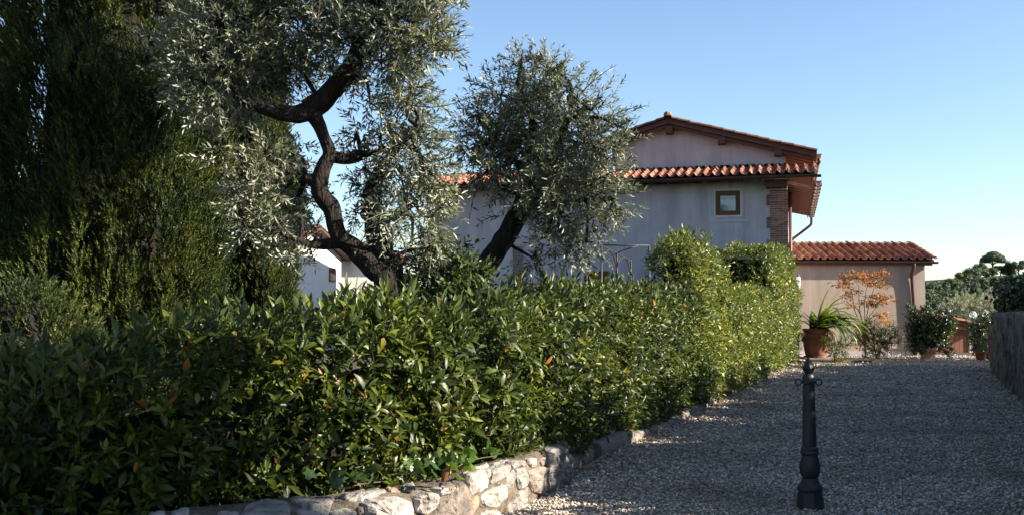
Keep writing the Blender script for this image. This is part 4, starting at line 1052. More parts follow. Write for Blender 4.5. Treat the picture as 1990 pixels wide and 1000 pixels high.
# ------------------------------------------------------------------ olive trees
OL = leaf_two(.25, .35)
def limb(mb, pts, rad, n=10, jit=.22, seed=0):
    q = catmull(pts, 5); mb.tube(q, lerp_list(rad, len(q)), n, True, jit, seed); return q
def olive(name, label, limbs, blobs, leaf, density, base, mat, sprays=(), group=None, twl=(.12, .30), nl=14, stem_r=.0022, seed=0):
    root = thing(name, base, label, 'tree', group); tr = MB(); sk = []
    for k, (pts, rad) in enumerate(limbs): sk += limb(tr, pts, rad, 16, .30, seed + k * 7.3)
    put('trunk', tr.mesh('trunk', True), M['bark'], root)
    br = MB(); cl = Cloud(); st = Cloud(); SK = np.array([tuple(p) for p in sk])
    PP, DD = [], []
    ctr = np.mean([np.array(b[0]) for b in blobs], axis=0)
    for c, R, wgt in blobs:
        c = np.array(c); d = np.linalg.norm(SK - c, axis=1); j = int(np.argmin(d)); a = Vector(SK[j]); b = Vector(c)
        if d[j] > .1:
            m1 = a.lerp(b, .5) + Vector(rng.normal(0, .06, 3)) + Vector((0, 0, .06))
            q = catmull([a, m1, b], 4); br.tube(q, lerp_list([.022 + .006 * min(d[j], 1), .010], len(q)), 6)
        nb = max(4, int(9 * R / .4))
        tips = []
        for _ in range(nb):
            dv = norm(rng.normal(0, 1, 3)[None])[0]; e = c + dv * R * rng.uniform(.5, .85); tips.append(e)
            br.tube(catmull([Vector(c), Vector(c).lerp(Vector(e), .5) + Vector(rng.normal(0, .03, 3)), Vector(e)], 3), [.009, .008, .0065, .006, .005, .004, .003], 5)
        n = int(density * wgt * R ** 2); dv = norm(rng.normal(0, 1, (n, 3))); rr = R * rng.uniform(.15, 1, n) ** .6
        P = c + dv * rr[:, None]
        D = dv * .75 + norm(c - ctr + 1e-6) * .25 + rng.normal(0, .45, (n, 3)) + np.array([0, 0, -.05])
        PP.append(P); DD.append(D)
    sprays = list(sprays)
    for c, R, wgt in blobs:                              # a few long thin shoots per clump, reaching outwards
        for _ in range(int(4 * wgt + 1)):
            dv = norm((norm(np.array(c) - ctr + 1e-6) * .9 + rng.normal(0, .7, 3))[None])[0]; a_ = np.array(c) + dv * R * .5; b_ = np.array(c) + dv * R * rng.uniform(1.1, 1.55) + np.array([0, 0, -.04])
            sprays.append((a_, b_, rng.uniform(-.01, .04)))
    P, D = np.concatenate(PP), np.concatenate(DD); n = len(P)
    shoots(cl, OL, P, D, rng.uniform(*twl, n), nl, leaf, 58, 30, .05, st, stem_r, pair=True, droop=.25)
    for a, b, dr in sprays:                              # long thin shoots reaching out of the crown
        a, b = Vector(a), Vector(b); L_ = (b - a).length; k = max(3, int(L_ / .12)); prev = None
        pts = [a.lerp(b, i / k) + Vector((0, 0, -dr * ((i / k) * (1 - i / k) * -4))) for i in range(k + 1)]
        br.tube(pts, lerp_list([.006, .002], len(pts)), 5)
        Pq = np.array([tuple(p) for p in pts[:-1]]); Dq = np.array([tuple(pts[i + 1] - pts[i]) for i in range(k)])
        shoots(cl, OL, Pq, Dq, np.linalg.norm(Dq, axis=1), 8, leaf, 55, 40, 0, None, 0, pair=True)
    put('branches', br.mesh('branches', True), M['bark'], root, kind='stuff')
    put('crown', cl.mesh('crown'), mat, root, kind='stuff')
    put('twigs', st.mesh('twigs'), M['twig_pale'], root, kind='stuff')
    return root
Y1 = 9.0
def bl(px, py, r_, Y, w_=1.0): return (tuple(at(px, py, Y)), r_ * .86 * Y / F, w_ * rng.uniform(.7, 1.25))
limbs1 = [
 ([(-1.02, 9.0, -.1), at(750, 575, 9.0), at(722, 522, 9.0), at(690, 484, 9.0), at(658, 455, 9.0), at(647, 408, 9.0), at(622, 372, 9.0), at(627, 332, 9.0), at(641, 300, 9.0), at(629, 262, 9.0), at(617, 236, 9.0), at(600, 212, 9.0)], [.13, .10, .088, .082, .072, .078, .070, .060, .054, .060, .095]),
 ([at(603, 214, 9.0), at(570, 222, 8.95), at(530, 214, 8.9), at(470, 190, 8.85), at(430, 120, 8.8), at(420, 50, 8.8)], [.095, .085, .075, .035, .025, .018]),
 ([at(600, 215, 9.0), at(640, 180, 9.0), at(682, 130, 8.95), at(700, 80, 8.9), at(730, 30, 8.85), at(760, -40, 8.8)], [.10, .085, .08, .058, .04, .025]),
 ([at(635, 345, 9.0), at(612, 350, 9.0), at(594, 348, 9.0)], [.06, .055, .045]),
 ([at(634, 300, 9.0), at(668, 308, 9.1), at(702, 300, 9.15)], [.06, .055, .05]),
 ([at(702, 300, 9.15), at(760, 290, 9.1), at(820, 250, 9.0)], [.03, .02, .012]),
 ([(-.95, 9.35, -.1), at(762, 560, 9.35), at(742, 500, 9.35), at(730, 430, 9.35), at(722, 380, 9.35), at(740, 330, 9.35), at(770, 290, 9.3)], [.15, .13, .115, .11, .085, .05, .025]),
 ([at(732, 430, 9.35), at(770, 420, 9.3), at(800, 400, 9.25)], [.05, .035, .02]),
 ([at(660, 470, 9.0), at(620, 475, 9.0), at(585, 470, 8.9)], [.06, .04, .03]),
]
b1 = [bl(720, -90, 110, 9.0, 1.5), bl(840, -80, 90, 8.9, 1.3), bl(600, -130, 110, 9.1, 1.4), bl(780, -190, 100, 9, 1.3), bl(480, -110, 90, 9.0, 1.0), bl(440, 60, 105, 8.9, 1.3), bl(560, 50, 100, 9.1, 1.2), bl(400, 160, 85, 8.9, 1.2), bl(490, 140, 85, 9.5, 1.3), bl(560, 120, 66, 9.5, .9), bl(450, 200, 45, 9.3, .8), bl(360, 90, 60, 8.9, .8),
      bl(690, 30, 90, 9.1, 1.1), bl(780, 60, 95, 8.9, 1.15), bl(740, 120, 85, 9.0, 1.1), bl(835, 70, 55, 8.8, .9), bl(640, 60, 70, 8.8, .8), bl(800, -30, 90, 9, 1), bl(620, -40, 110, 9, 1), bl(470, -40, 110, 9, 1),
      bl(800, 170, 48, 9.1, .6), bl(640, 110, 42, 9.5, .6), bl(720, 200, 36, 9.1, .45), bl(790, 215, 45, 9.2, .55),
      bl(740, 270, 60, 9.3, .8), bl(800, 290, 62, 9.1, .85), bl(690, 270, 40, 9.4, .5), bl(780, 350, 70, 9.3, .9), bl(840, 340, 50, 9.0, .8), bl(715, 350, 44, 9.5, .6), bl(820, 420, 48, 9.1, .8), bl(760, 420, 45, 8.8, .6), bl(700, 415, 30, 9.5, .4), bl(860, 400, 32, 9.1, .6), bl(800, 470, 42, 9.2, .7), bl(840, 480, 30, 9.0, .6),
      bl(570, 300, 38, 9.4, .4), bl(520, 310, 55, 8.9, .65), bl(560, 360, 50, 9.1, .75), bl(505, 380, 48, 8.9, .7), bl(575, 410, 46, 9.3, .6), bl(530, 440, 48, 8.9, .7), bl(470, 340, 38, 8.8, .5), bl(610, 465, 30, 9.4, .4), bl(480, 440, 30, 8.8, .5), bl(430, 290, 34, 8.8, .4), bl(560, 480, 30, 8.8, .5)]
sp1 = [(at(830, 60, 8.8), at(905, 0, 8.7), .03), (at(840, 90, 8.8), at(918, 70, 8.7), .04), (at(790, 170, 9), at(862, 182, 8.9), .02), (at(780, 200, 9), at(930, 180, 8.8), -.08), (at(830, 330, 9), at(900, 400, 8.9), .05), (at(820, 450, 9), at(895, 490, 8.8), .03), (at(520, 430, 8.9), at(440, 330, 8.7), .05), (at(500, 380, 8.8), at(345, 300, 8.6), .08), (at(780, 110, 8.8), at(860, 130, 8.7), .05), (at(830, 270, 9.0), at(920, 300, 8.9), .05), (at(690, 500, 8.8), at(720, 430, 8.7), .0), (at(560, 440, 8.8), at(480, 500, 8.6), .04), (at(840, 420, 9), at(905, 375, 8.9), .05), (at(720, 200, 8.9), at(760, 245, 8.7), .02), (at(820, 90, 8.8), at(900, 40, 8.6), .03), (at(850, 100, 8.8), at(910, 110, 8.6), .03)]
olive('olive_tree', 'large old olive tree with dark forked trunk in front of the tall cypresses', limbs1, b1, .066, 1350, (-1.0, 9.1, 0), M['olive'], sp1, 'olive trees behind the hedge', seed=1)
Y2 = 10.2
limbs2 = [
 ([(-.62, 10.2, -.1), at(880, 590, Y2), at(925, 540, Y2), at(962, 490, Y2), at(1000, 430, Y2), at(1025, 380, Y2), at(1035, 320, Y2), at(1040, 270, Y2), at(1030, 220, Y2)], [.13, .12, .10, .098, .095, .098, .07, .045, .025]),
 ([at(1025, 380, Y2), at(1062, 330, Y2), at(1090, 270, Y2), at(1110, 210, Y2)], [.07, .055, .04, .02]),
 ([at(1030, 340, Y2), at(990, 300, Y2), at(955, 260, Y2)], [.06, .04, .02]),
 ([at(1015, 400, Y2), at(1070, 400, 10.0), at(1130, 390, 9.9)], [.05, .035, .02]),
]
b2 = [bl(1040, 165, 58, Y2, .8), bl(975, 185, 55, 10.1, .75), bl(1100, 175, 55, 10.1, .75), bl(1150, 215, 50, 10.0, .6), bl(930, 225, 48, 10.0, .6), bl(1040, 240, 80, Y2, 1.3), bl(960, 265, 62, 10.3, 1.1), bl(1110, 260, 70, 10.3, 1.1), bl(1000, 310, 70, 10.4, 1.3), bl(1080, 320, 75, 10.0, 1.2), bl(1160, 290, 55, 10.1, .8), bl(915, 290, 38, 10.1, .5), bl(1050, 370, 60, 9.9, 1), bl(1130, 360, 60, 10.1, .9), bl(1180, 350, 40, 10, .6), bl(1200, 245, 32, 10, .4), bl(1090, 420, 50, 9.9, .85), bl(1150, 420, 45, 10.1, .7), bl(1060, 460, 36, 9.9, .7), bl(1110, 480, 38, 10, .7), bl(980, 360, 42, 10.1, .6), bl(940, 340, 34, 10.0, .5), bl(1190, 400, 30, 10, .5), bl(1010, 130, 36, 10.1, .5), bl(1070, 135, 34, 10.1, .5), bl(1035, 500, 26, 10, .5), bl(1140, 470, 28, 10, .5)]
sp2 = [(at(1180, 230, 10), at(1262, 206, 9.9), .03), (at(1180, 310, 10), at(1266, 262, 9.9), .05), (at(1180, 370, 10), at(1262, 368, 9.9), -.04), (at(1130, 180, 10), at(1195, 128, 9.9), .02), (at(930, 210, 10), at(880, 190, 9.9), .02), (at(900, 280, 10), at(850, 262, 9.9), .02), (at(1180, 390, 10), at(1208, 450, 9.9), .0), (at(1120, 470, 10), at(1160, 532, 9.9), .03), (at(1060, 150, 10), at(1082, 108, 9.9), .0), (at(1010, 140, 10), at(1016, 98, 9.9), .0), (at(960, 170, 10), at(945, 120, 9.9), .0), (at(930, 340, 10), at(912, 425, 9.9), .02), (at(1080, 480, 10), at(1078, 535, 9.9), .02), (at(1160, 350, 10), at(1235, 330, 9.8), .04), (at(1190, 250, 10), at(1240, 230, 9.9), .03), (at(970, 420, 10), at(925, 440, 9.8), .03)]
olive('olive_tree', 'smaller olive tree with a leaning black trunk in front of the house roof', limbs2, b2, .062, 1500, (-.62, 10.2, 0), M['olive'], sp2, 'olive trees behind the hedge', seed=40)
for lb, cx, cy_, Y, rs in (('silvery olive tree behind the shed roof', 1860, 590, 40, [(1855, 612, 30), (1890, 606, 32), (1830, 618, 22), (1868, 594, 18), (1905, 625, 32), (1862, 632, 30)]), ('silvery olive tree behind the end of the retaining wall', 1950, 590, 38, [(1932, 602, 30), (1958, 604, 28), (1945, 582, 20), (1920, 612, 24), (1970, 618, 30), (1930, 632, 28)])):
    b_ = at(cx, cy_, Y); c0 = Vector((b_.x, b_.y, -.1))
    olive('olive_tree', lb, [([c0, c0 + Vector((.1, 0, .7)), c0 + Vector((0, 0, 1.4)), at(cx, cy_ + 10, Y)], [.15, .12, .09, .05])], [bl(x, y, r_, Y + rng.normal(0, .4), 1.0) for x, y, r_ in rs], .10, 700, (b_.x, b_.y, 0), M['olive_pale'], [(at(x, y, Y), at(x + dx, y - 34, Y), 0) for x, y, r_ in rs for dx in (-12, 4, 16)], 'silver olive trees beyond the wall', twl=(.22, .42), nl=14, stem_r=.004, seed=cx)

# ------------------------------------------------------------------ cypresses
def sprig_tpl(nb=13, seed=1, bl_=.24, bw=.030):
    r_ = np.random.default_rng(seed); V = []; T = []
    for i in range(nb):
        x = .08 + .82 * i / (nb - 1); az = i * 2.4 + r_.normal(0, .3); al = radians(38 - 20 * x) + r_.normal(0, .1); L_ = bl_ * (1.15 - .5 * x)
        d = np.array([cos(al), sin(al) * cos(az), sin(al) * sin(az)]); b = np.array([x, 0, 0]); s_ = np.cross(d, [0, cos(az + 1.57), sin(az + 1.57)]); s_ = np.cross(d, s_); s_ /= np.linalg.norm(s_)
        o = len(V); V += [b - s_ * bw, b + s_ * bw, b + d * L_]; T += [(o, o + 1, o + 2)]
    return np.array(V), np.array(T)
SPR = [sprig_tpl(14, s_, .34, .045) for s_ in range(4)]
def cypress(label, x, y, R, H, n, zmin=.2, mat='cypress', name='cypress_tree', prof=None, group='tall cypresses on the left', slen=(.13, .27), lump=.30, seed=0, zbias=None, trunk=True):
    root = thing(name, (x, y, 0), label, 'tree' if trunk else 'shrub', group)
    prof = prof or (lambda t: min(1, (t / .08 + .35)) * (1 - max(0, (t - .35) / .65) ** 1.8) ** .9)
    Z = rng.uniform(zmin, H, n * 2); pv = np.array([max(prof(z / H), .03) for z in Z]); k = rng.uniform(0, 1, n * 2) < pv
    if zbias: k &= rng.uniform(0, 1, n * 2) < np.where(Z < zbias, 1, .4)
    Z, pv = Z[k][:n], pv[k][:n]; n = len(Z); th = rng.uniform(0, 2 * pi, n); r_ = R * pv
    out = np.stack([np.cos(th), np.sin(th), np.zeros(n)], 1)
    Q = np.stack([np.cos(th) * R * 1.6, np.sin(th) * R * 1.6, Z * .75], 1)
    nz = noise3(Q, 1.0, seed) + .8 * noise3(Q * np.array([1, 1, .8]), 2.6, seed + 3)
    kk = rng.uniform(0, 1, n) < np.where(nz < -.3, .45, 1.0); Z, pv, th, r_, out, nz = Z[kk], pv[kk], th[kk], r_[kk], out[kk], nz[kk]; n = len(Z)
    r_ = r_ * (1 + lump * nz) - R * .16 * rng.beta(1, 2.2, n)
    P = np.array([x, y, 0]) + out * np.maximum(r_, .02)[:, None] + np.stack([np.zeros(n), np.zeros(n), Z], 1)
    D = out * .55 + np.array([0, 0, .85]) + rng.normal(0, .25, (n, 3))
    cl = Cloud()
    for i in range(4):
        s_ = np.arange(n) % 4 == i; cl.add(*SPR[i], P[s_], D[s_], out[s_] + rng.normal(0, .4, (s_.sum(), 3)), rng.uniform(*slen, s_.sum()))
    put('crown', cl.mesh('crown'), M[mat], root, kind='stuff')
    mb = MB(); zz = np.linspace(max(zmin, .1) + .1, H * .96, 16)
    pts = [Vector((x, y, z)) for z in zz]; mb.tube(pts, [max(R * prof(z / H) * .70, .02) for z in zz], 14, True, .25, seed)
    put('dark_core', mb.mesh('dark_core'), M['shade_core'], root)  # solid core, coloured near black for the shade inside the crown
    mb = MB(); mb.tube([(x, y, -.1), (x, y, zmin + .6), (x, y, H * .8)], [R * .16, R * .13, .02], 10, True, .1, seed); put('trunk', mb.mesh('trunk', True), M['bark_c'], root)
    return root
pA = at(216, 600, 13.0); cypress('broad tall cypress nearest the left edge, sunlit on its right side', pA.x, 13.0, 1.28, 11.5, 30000, zbias=6.2, seed=2)
pB = at(492, 600, 15.5); cypress('narrower dark cypress just behind the large olive crown', pB.x, 15.5, .60, 6.3, 9000, seed=12)
pC = at(-45, 600, 16.5); cypress('lower dark cypress cut by the left edge of the picture', pC.x, 16.5, 1.05, 5.5, 9000, seed=22)
pD = at(408, 600, 16.5); cypress('slim cypress filling the gap behind the broad cypress', pD.x, 16.5, .55, 8.5, 5000, zbias=6.5, seed=31)
pJ = at(35, 640, 7.6); cypress('rounded juniper bush rising above the left end of the hedge', pJ.x, 7.6, .55, 1.66, 3200, zmin=.1, name='juniper_bush', prof=lambda t: (1 - max(0, (t - .5) / .5) ** 2.2) ** .7, group=None, slen=(.12, .22), seed=41, trunk=False)

# ------------------------------------------------------------------ shrubs made of leafy shoots
def blob_pts(c, R, n, flat=1.0, zmin=.02, shell=.5):
    dv = norm(rng.normal(0, 1, (n, 3))); rr = rng.uniform(0, 1, n) ** shell; P = np.array(c) + dv * rr[:, None] * np.array(R) * np.array([1, 1, flat])
    k = P[:, 2] > zmin; return P[k], dv[k]
def shrub(name, label, cat, base, blobs, mat, leaf=.07, n=900, tpl=None, nl=7, group=None, sl=(.08, .16), stems=True, parent=None, stemmat='green_twig', tilt=.4):
    root = parent or thing(name, base, label, cat, group); tpl = tpl or leaf_small(.45, .25, .1)
    PP, DD = [], []; tot = sum(b[1][0] ** 2 if hasattr(b[1], '__len__') else b[1] ** 2 for b in blobs)
    for b in blobs:
        R = b[1] if hasattr(b[1], '__len__') else (b[1], b[1], b[1]); k = int(n * R[0] ** 2 / tot) + 3
        P, dv = blob_pts(b[0], R, k); PP.append(P); DD.append(dv)
    P, dv = np.concatenate(PP), np.concatenate(DD); k = len(P); cl, st = Cloud(), Cloud()
    shoots(cl, tpl, P, dv + rng.normal(0, .4, (k, 3)) + np.array([0, 0, tilt]), rng.uniform(*sl, k), nl, leaf, 72, 30, .1, st, .003)
    put('foliage', cl.mesh('foliage'), M[mat], root, kind='stuff')
    if stems:
        mb = MB(); b0 = Vector(base) + Vector((0, 0, .02))
        for b in blobs:
            c = Vector(b[0]); mb.tube(catmull([b0 + Vector((rng.normal(0, .02), rng.normal(0, .02), 0)), b0.lerp(c, .5) + Vector((rng.normal(0, .05), rng.normal(0, .05), .05)), c], 4), lerp_list([.016, .006], 9), 5)
        put('stems', mb.mesh('stems', True), M['bark_fine'], root, kind='stuff')
    put('twigs', st.mesh('twigs'), M[stemmat], root, kind='stuff')
    return root
Yd = 9.3
shrub('evergreen_shrub', 'dark evergreen shrub between the two olive trunks behind the hedge', 'shrub', (at(860, 600, Yd).x, Yd, 0),
      [(tuple(at(850, 520, Yd)), .17), (tuple(at(890, 515, Yd)), .17), (tuple(at(810, 545, Yd)), .16), (tuple(at(870, 560, Yd)), .24), (tuple(at(920, 560, Yd)), .20), (tuple(at(860, 610, Yd)), .32)], 'dark_leaf', .065, 620)
# ivy on the stone wall
def ivy_leaf_mesh():
    o = [(0, 0), (-.32, -.12), (-.52, .12), (-.36, .34), (-.5, .62), (-.2, .66), (0, 1.0), (.2, .66), (.5, .62), (.36, .34), (.52, .12), (.32, -.12)]
    v = [(0, .38, .04)] + [(x, y, -.12 * abs(x) - .08 * y * y) for x, y in o]; f = [(0, i + 1, (i + 1) % len(o) + 1) for i in range(len(o))]
    me = bpy.data.meshes.new('ivy_leaf'); me.from_pydata(v, [], f); me.update(); me.materials.append(M['ivy']); return me
IVY = ivy_leaf_mesh()
ivb = gp(905, 905, .36)
ivy = thing('ivy_plant', ivb, 'broad leaved ivy creeping over the stone wall top below the hedge', 'plant')
vm = MB()
for path in ([(845, 905), (870, 915), (900, 900), (930, 890), (965, 885)], [(860, 880), (890, 905), (905, 930)], [(640, 945), (665, 950), (700, 940), (740, 935)], [(780, 915), (815, 925), (850, 930)]):
    q = catmull([gp(x, y, .38) for x, y in path], 6); vm.tube(q, .004, 5)
    for p in q[::2]:
        for _ in range(2):
            s_ = rng.uniform(.05, .09); o = Vector((rng.normal(0, .05), rng.normal(0, .05), rng.uniform(0, .09)))
            m_ = Matrix.Translation(p + o - Vector(ivb)) @ Matrix.Rotation(rng.uniform(0, 6.28), 4, 'Z') @ Matrix.Rotation(radians(rng.uniform(20, 85)), 4, 'X') @ Matrix.Rotation(rng.normal(0, .4), 4, 'Y') @ Matrix.Scale(s_, 4)
            inst('leaf', IVY, ivy, m_)
put('vine', vm.mesh('vine'), M['bark_fine'], ivy)
p = gp(862, 938, .35)
mb = MB(); v = []; f = []
for i in range(6):
    for j in range(5):
        a = (i - 2.5) * .42; v.append((.035 * sin(a) * (1 - .25 * abs(j - 2)), .02 * (1 - cos(a)) * 2, .028 * (j - 2) + .065))
for i in range(5):
    for j in range(4): f.append((i * 5 + j, (i + 1) * 5 + j, (i + 1) * 5 + j + 1, i * 5 + j + 1))
mb.add(v, f); me = mb.mesh('dead_leaf'); o = put('dead_leaf', me, M['dead_leaf']); o.location = p; o.rotation_euler = (.2, .3, .5); tag(o, 'curled brown dead leaf on the stone wall top beside the ivy', 'leaf')

# ------------------------------------------------------------------ bollard
B0 = gp(1575, 985); B0.z = 0
boll = thing('bollard', B0, 'dark cast iron bollard with two ring eyes standing on the gravel', 'bollard')
k = 1.10 / 290
base = [(.0, 0), (.125, 0), (.128, .012), (.113, .115), (.108, .125)]
put('base', MB().lathe([(a_ * .84, z_) for a_, z_ in base[1:]], (0, 0, 0), 8).mesh('base'), M['bollard'], boll, False)
put('foot', MB().lathe([(a_ * .84, z_) for a_, z_ in [(.108, .126), (.112, .132), (.114, .150), (.104, .163), (.097, .172), (.075, .205), (.070, .225)]], (0, 0, 0), 24).mesh('foot', True), M['bollard'], boll, False)
put('bulb', MB().lathe([(a_ * .84, z_) for a_, z_ in [(.070, .226), (.080, .245), (.089, .270), (.092, .300), (.088, .335), (.076, .365), (.070, .385), (.072, .398)]], (0, 0, 0), 24).mesh('bulb', True), M['bollard'], boll, False)
put('collar', MB().lathe([(a_ * .84, z_) for a_, z_ in [(.072, .399), (.080, .402), (.083, .412), (.080, .424), (.074, .428), (.078, .435), (.080, .445), (.072, .455), (.064, .462)]], (0, 0, 0), 24).mesh('collar', True), M['bollard'], boll, False)
sh = MB(); prof = [(.0625, .463), (.050, .945)]
v = []; f = []; n_ = 48
for r_, z in ((.0525, .463), (.0495, .60), (.046, .76), (.043, .93)):
    for q in range(n_):
        rr = r_ * (1 - .05 * (q % 4 == 0)); v.append((rr * cos(2 * pi * q / n_), rr * sin(2 * pi * q / n_), z))
for i in range(3):
    for q in range(n_): f.append((i * n_ + q, i * n_ + (q + 1) % n_, (i + 1) * n_ + (q + 1) % n_, (i + 1) * n_ + q))
put('shaft', sh.add(v, f).mesh('shaft', True), M['bollard'], boll, False)
put('neck', MB().lathe([(a_ * .84, z_) for a_, z_ in [(.052, .931), (.058, .938), (.058, .955), (.054, .962), (.057, .970), (.055, .985), (.046, 1.000), (.040, 1.010)]], (0, 0, 0), 24).mesh('neck', True), M['bollard'], boll, False)
put('finial', MB().lathe([(a_ * .84, z_) for a_, z_ in [(.034, 1.011), (.045, 1.026), (.056, 1.050), (.055, 1.058), (.040, 1.085), (.022, 1.112), (.014, 1.124), (.012, 1.130)]], (0, 0, 0), 8).mesh('finial', False), M['bollard'], boll, False)
for sg in (-1, 1):
    mb = MB(); c = Vector((sg * .078, 0, .945)); ring = [c + Vector((.023 * cos(a), 0, .023 * sin(a))) for a in np.linspace(0, 2 * pi, 17)]
    mb.tube(ring, .0055, 8, False); mb.tube([(sg * .044, 0, .945), (sg * .058, 0, .945)], .006, 8); put('ring_eye', mb.mesh('ring_eye', True), M['iron'], boll, False)

# ------------------------------------------------------------------ iron pergola in front of the house
Yp = 26.5
pg = thing('pergola', (at(1200, 600, Yp).x, Yp, 0), 'thin black iron pergola frame with arched braces in front of the house wall', 'pergola')
def P_(px, py, Y=Yp): return at(px, py, Y)
def bar(name, pts, r_=.018, mat='iron'):
    put(name, MB().tube(catmull(pts, 8) if len(pts) > 2 else pts, r_, 8).mesh(name, True), M[mat], pg)
def ground(px, Y): q = at(px, 600, Y); return Vector((q.x, Y, 0))
yb = Yp + 1.6
bar('post', [ground(1169, Yp), P_(1169, 476)], .024); bar('post', [ground(1199, yb), P_(1199, 492, yb)], .028)
bar('post', [ground(1262, Yp), P_(1262, 477)], .024); bar('post', [ground(1226, yb + 1.2), P_(1226, 504, yb + 1.2)], .024)
bar('top_rail', [P_(1169, 476), P_(1262, 477)], .018)
bar('side_rail', [P_(1170, 477), P_(1199, 492, yb), P_(1226, 507, yb + 1.2)], .018)
bar('arch_brace', [P_(1171, 511), P_(1199, 492, yb), P_(1218, 484), P_(1240, 477.5)], .013)
bar('arch_brace', [P_(1171, 508), P_(1176, 492), P_(1183, 485, Yp + .5)], .013)
bar('arch_brace', [P_(1183, 484, Yp + .5), P_(1192, 497, yb - .2), P_(1198, 518, yb), P_(1199, 530, yb)], .016)
bar('arch_brace', [P_(1199, 522, yb), P_(1203, 507, yb), P_(1210, 501, yb + .5)], .014)
bar('arch_brace', [P_(1210, 500, yb + .5), P_(1219, 507, yb + 1), P_(1224, 525, yb + 1.2)], .016)

# ------------------------------------------------------------------ big pot with strap leaved plant
Yt = 29.4
pc = at(1586, 692, Yt); PT = Vector((pc.x, Yt, .14))
slab = thing('stone_platform', (PT.x + .1, Yt, 0), 'low stone slab platform carrying the big terracotta pot at the hedge end', 'platform')
for i, (x0, x1) in enumerate(((-.45, -.02), (-.01, .36), (.37, .72), (.73, 1.05))):
    put('kerb_stone', MB().box(PT.x + x0, Yt - .62 + .01 * (i % 2), -.02, PT.x + x1, Yt - .5, .085).mesh('kerb_stone'), M['kerb'], slab)
put('top_slab', MB().box(PT.x - .45, Yt - .64, .088, PT.x + .62, Yt + .5, .132).mesh('top_slab'), M['kerb'], slab)
pot = thing('terracotta_pot', PT, 'big dark terracotta urn with moulded swags holding the strap leaved plant', 'pot')
rp = .36
prof = [(.27, 0), (.28, .01), (.31, .12), (.345, .32), (.36, .50), (.352, .62), (.335, .70), (.35, .73), (.375, .75), (.38, .79), (.36, .81), (.32, .80), (.31, .72), (.05, .71)]
put('body', MB().lathe(prof, (0, 0, 0), 32).mesh('body', True), M['terracotta'], pot, False)
put('saucer', MB().lathe([(.30, -.006), (.33, -.005), (.34, .03), (.27, .028)], (0, 0, 0), 28).mesh('saucer', True), M['stone_dark'], pot, False)
for a in (-20, 70, 160, 250, -65, 25):
    a = radians(a); mb = MB()
    pts = [Vector(((.345 + .02) * cos(a + t), (.345 + .02) * sin(a + t), .60 - .12 * (1 - (t / .42) ** 2))) for t in np.linspace(-.42, .42, 9)]
    mb.tube(pts, lerp_list([.015, .035, .045, .035, .015], 9), 8); put('swag', mb.mesh('swag', True), M['terracotta'], pot, False)
sp_ = thing('strap_leaf_plant', PT + Vector((0, 0, .72)), 'arching strap leaved plant spilling out of the big terracotta urn', 'plant')
def strap(az, L_, lift, droop, wd, dry=False, base=(0, 0)):
    n_ = 9; v = []; f = []; d = Vector((cos(az), sin(az), 0)); sd = Vector((-sin(az), cos(az), 0)); p = Vector((base[0], base[1], 0)); el = lift
    for i in range(n_ + 1):
        t = i / n_; w_ = 2.3 * wd * (.55 + .9 * t - 1.4 * t * t * t) if t < .97 else .002; w_ = max(w_, .003)
        up = Vector((0, 0, 1)) * cos(el) - d * sin(el)
        v += [p - sd * w_ + up * w_ * .35, p, p + sd * w_ + up * w_ * .35]
        p = p + (d * cos(el) + Vector((0, 0, 1)) * sin(el)) * (L_ / n_); el -= droop / n_ * (0.4 + 1.2 * t)
    for i in range(n_):
        for j in range(2): f.append((i * 3 + j, i * 3 + j + 1, i * 3 + j + 4, i * 3 + j + 3))
    me = bpy.data.meshes.new('strap_leaf'); me.from_pydata(v, [], f); me.update()
    put('leaf', me, M['strap_dry' if dry else 'strap'], sp_, False, label='dry tan hanging leaf' if dry else None)
r2 = np.random.default_rng(5)
for az, L_, li, dr, w_ in ((20, 1.35, 75, 20, .028), (8, 1.5, 62, 15, .03), (170, .75, 55, 110, .028), (100, .8, 80, 60, .026), (150, 1.0, 60, 70, .026), (5, 1.2, 50, 120, .034), (-10, 1.35, 35, 60, .034), (0, 1.45, 30, 100, .036), (-20, 1.3, 28, 90, .036), (-35, 1.45, 22, 130, .04), (-15, 1.5, 20, 140, .036), (15, 1.3, 42, 110, .034), (30, 1.2, 45, 120, .032)):
    strap(radians(az), L_, radians(li), radians(dr), w_)
for i in range(58):
    az = r2.normal(-18, 42); strap(radians(az), r2.uniform(1.0, 1.75), radians(r2.uniform(20, 70)), radians(r2.uniform(80, 165)), r2.uniform(.026, .042), base=(r2.normal(0, .07), r2.normal(0, .07)))
for i in range(16):
    az = r2.uniform(100, 260); strap(radians(az), r2.uniform(.5, .9), radians(r2.uniform(40, 80)), radians(r2.uniform(60, 140)), r2.uniform(.02, .03), base=(r2.normal(0, .07), r2.normal(0, .07)))
for i in range(7):
    strap(radians(r2.uniform(-80, 0)), r2.uniform(.7, .95), radians(r2.uniform(5, 30)), radians(r2.uniform(130, 170)), .02, True)
shrub('ivy_bush', 'small leafy bush at the foot of the big urn beside the gravel', 'bush', (at(1625, 692, 28.3).x, 28.3, 0), [(tuple(at(1622, 680, 28.2)), .2), (tuple(at(1635, 695, 28.0)), .16), (tuple(at(1610, 665, 28.3)), .16), (tuple(at(1640, 665, 28.3)), .15)], 'yellowgreen', .05, 300)

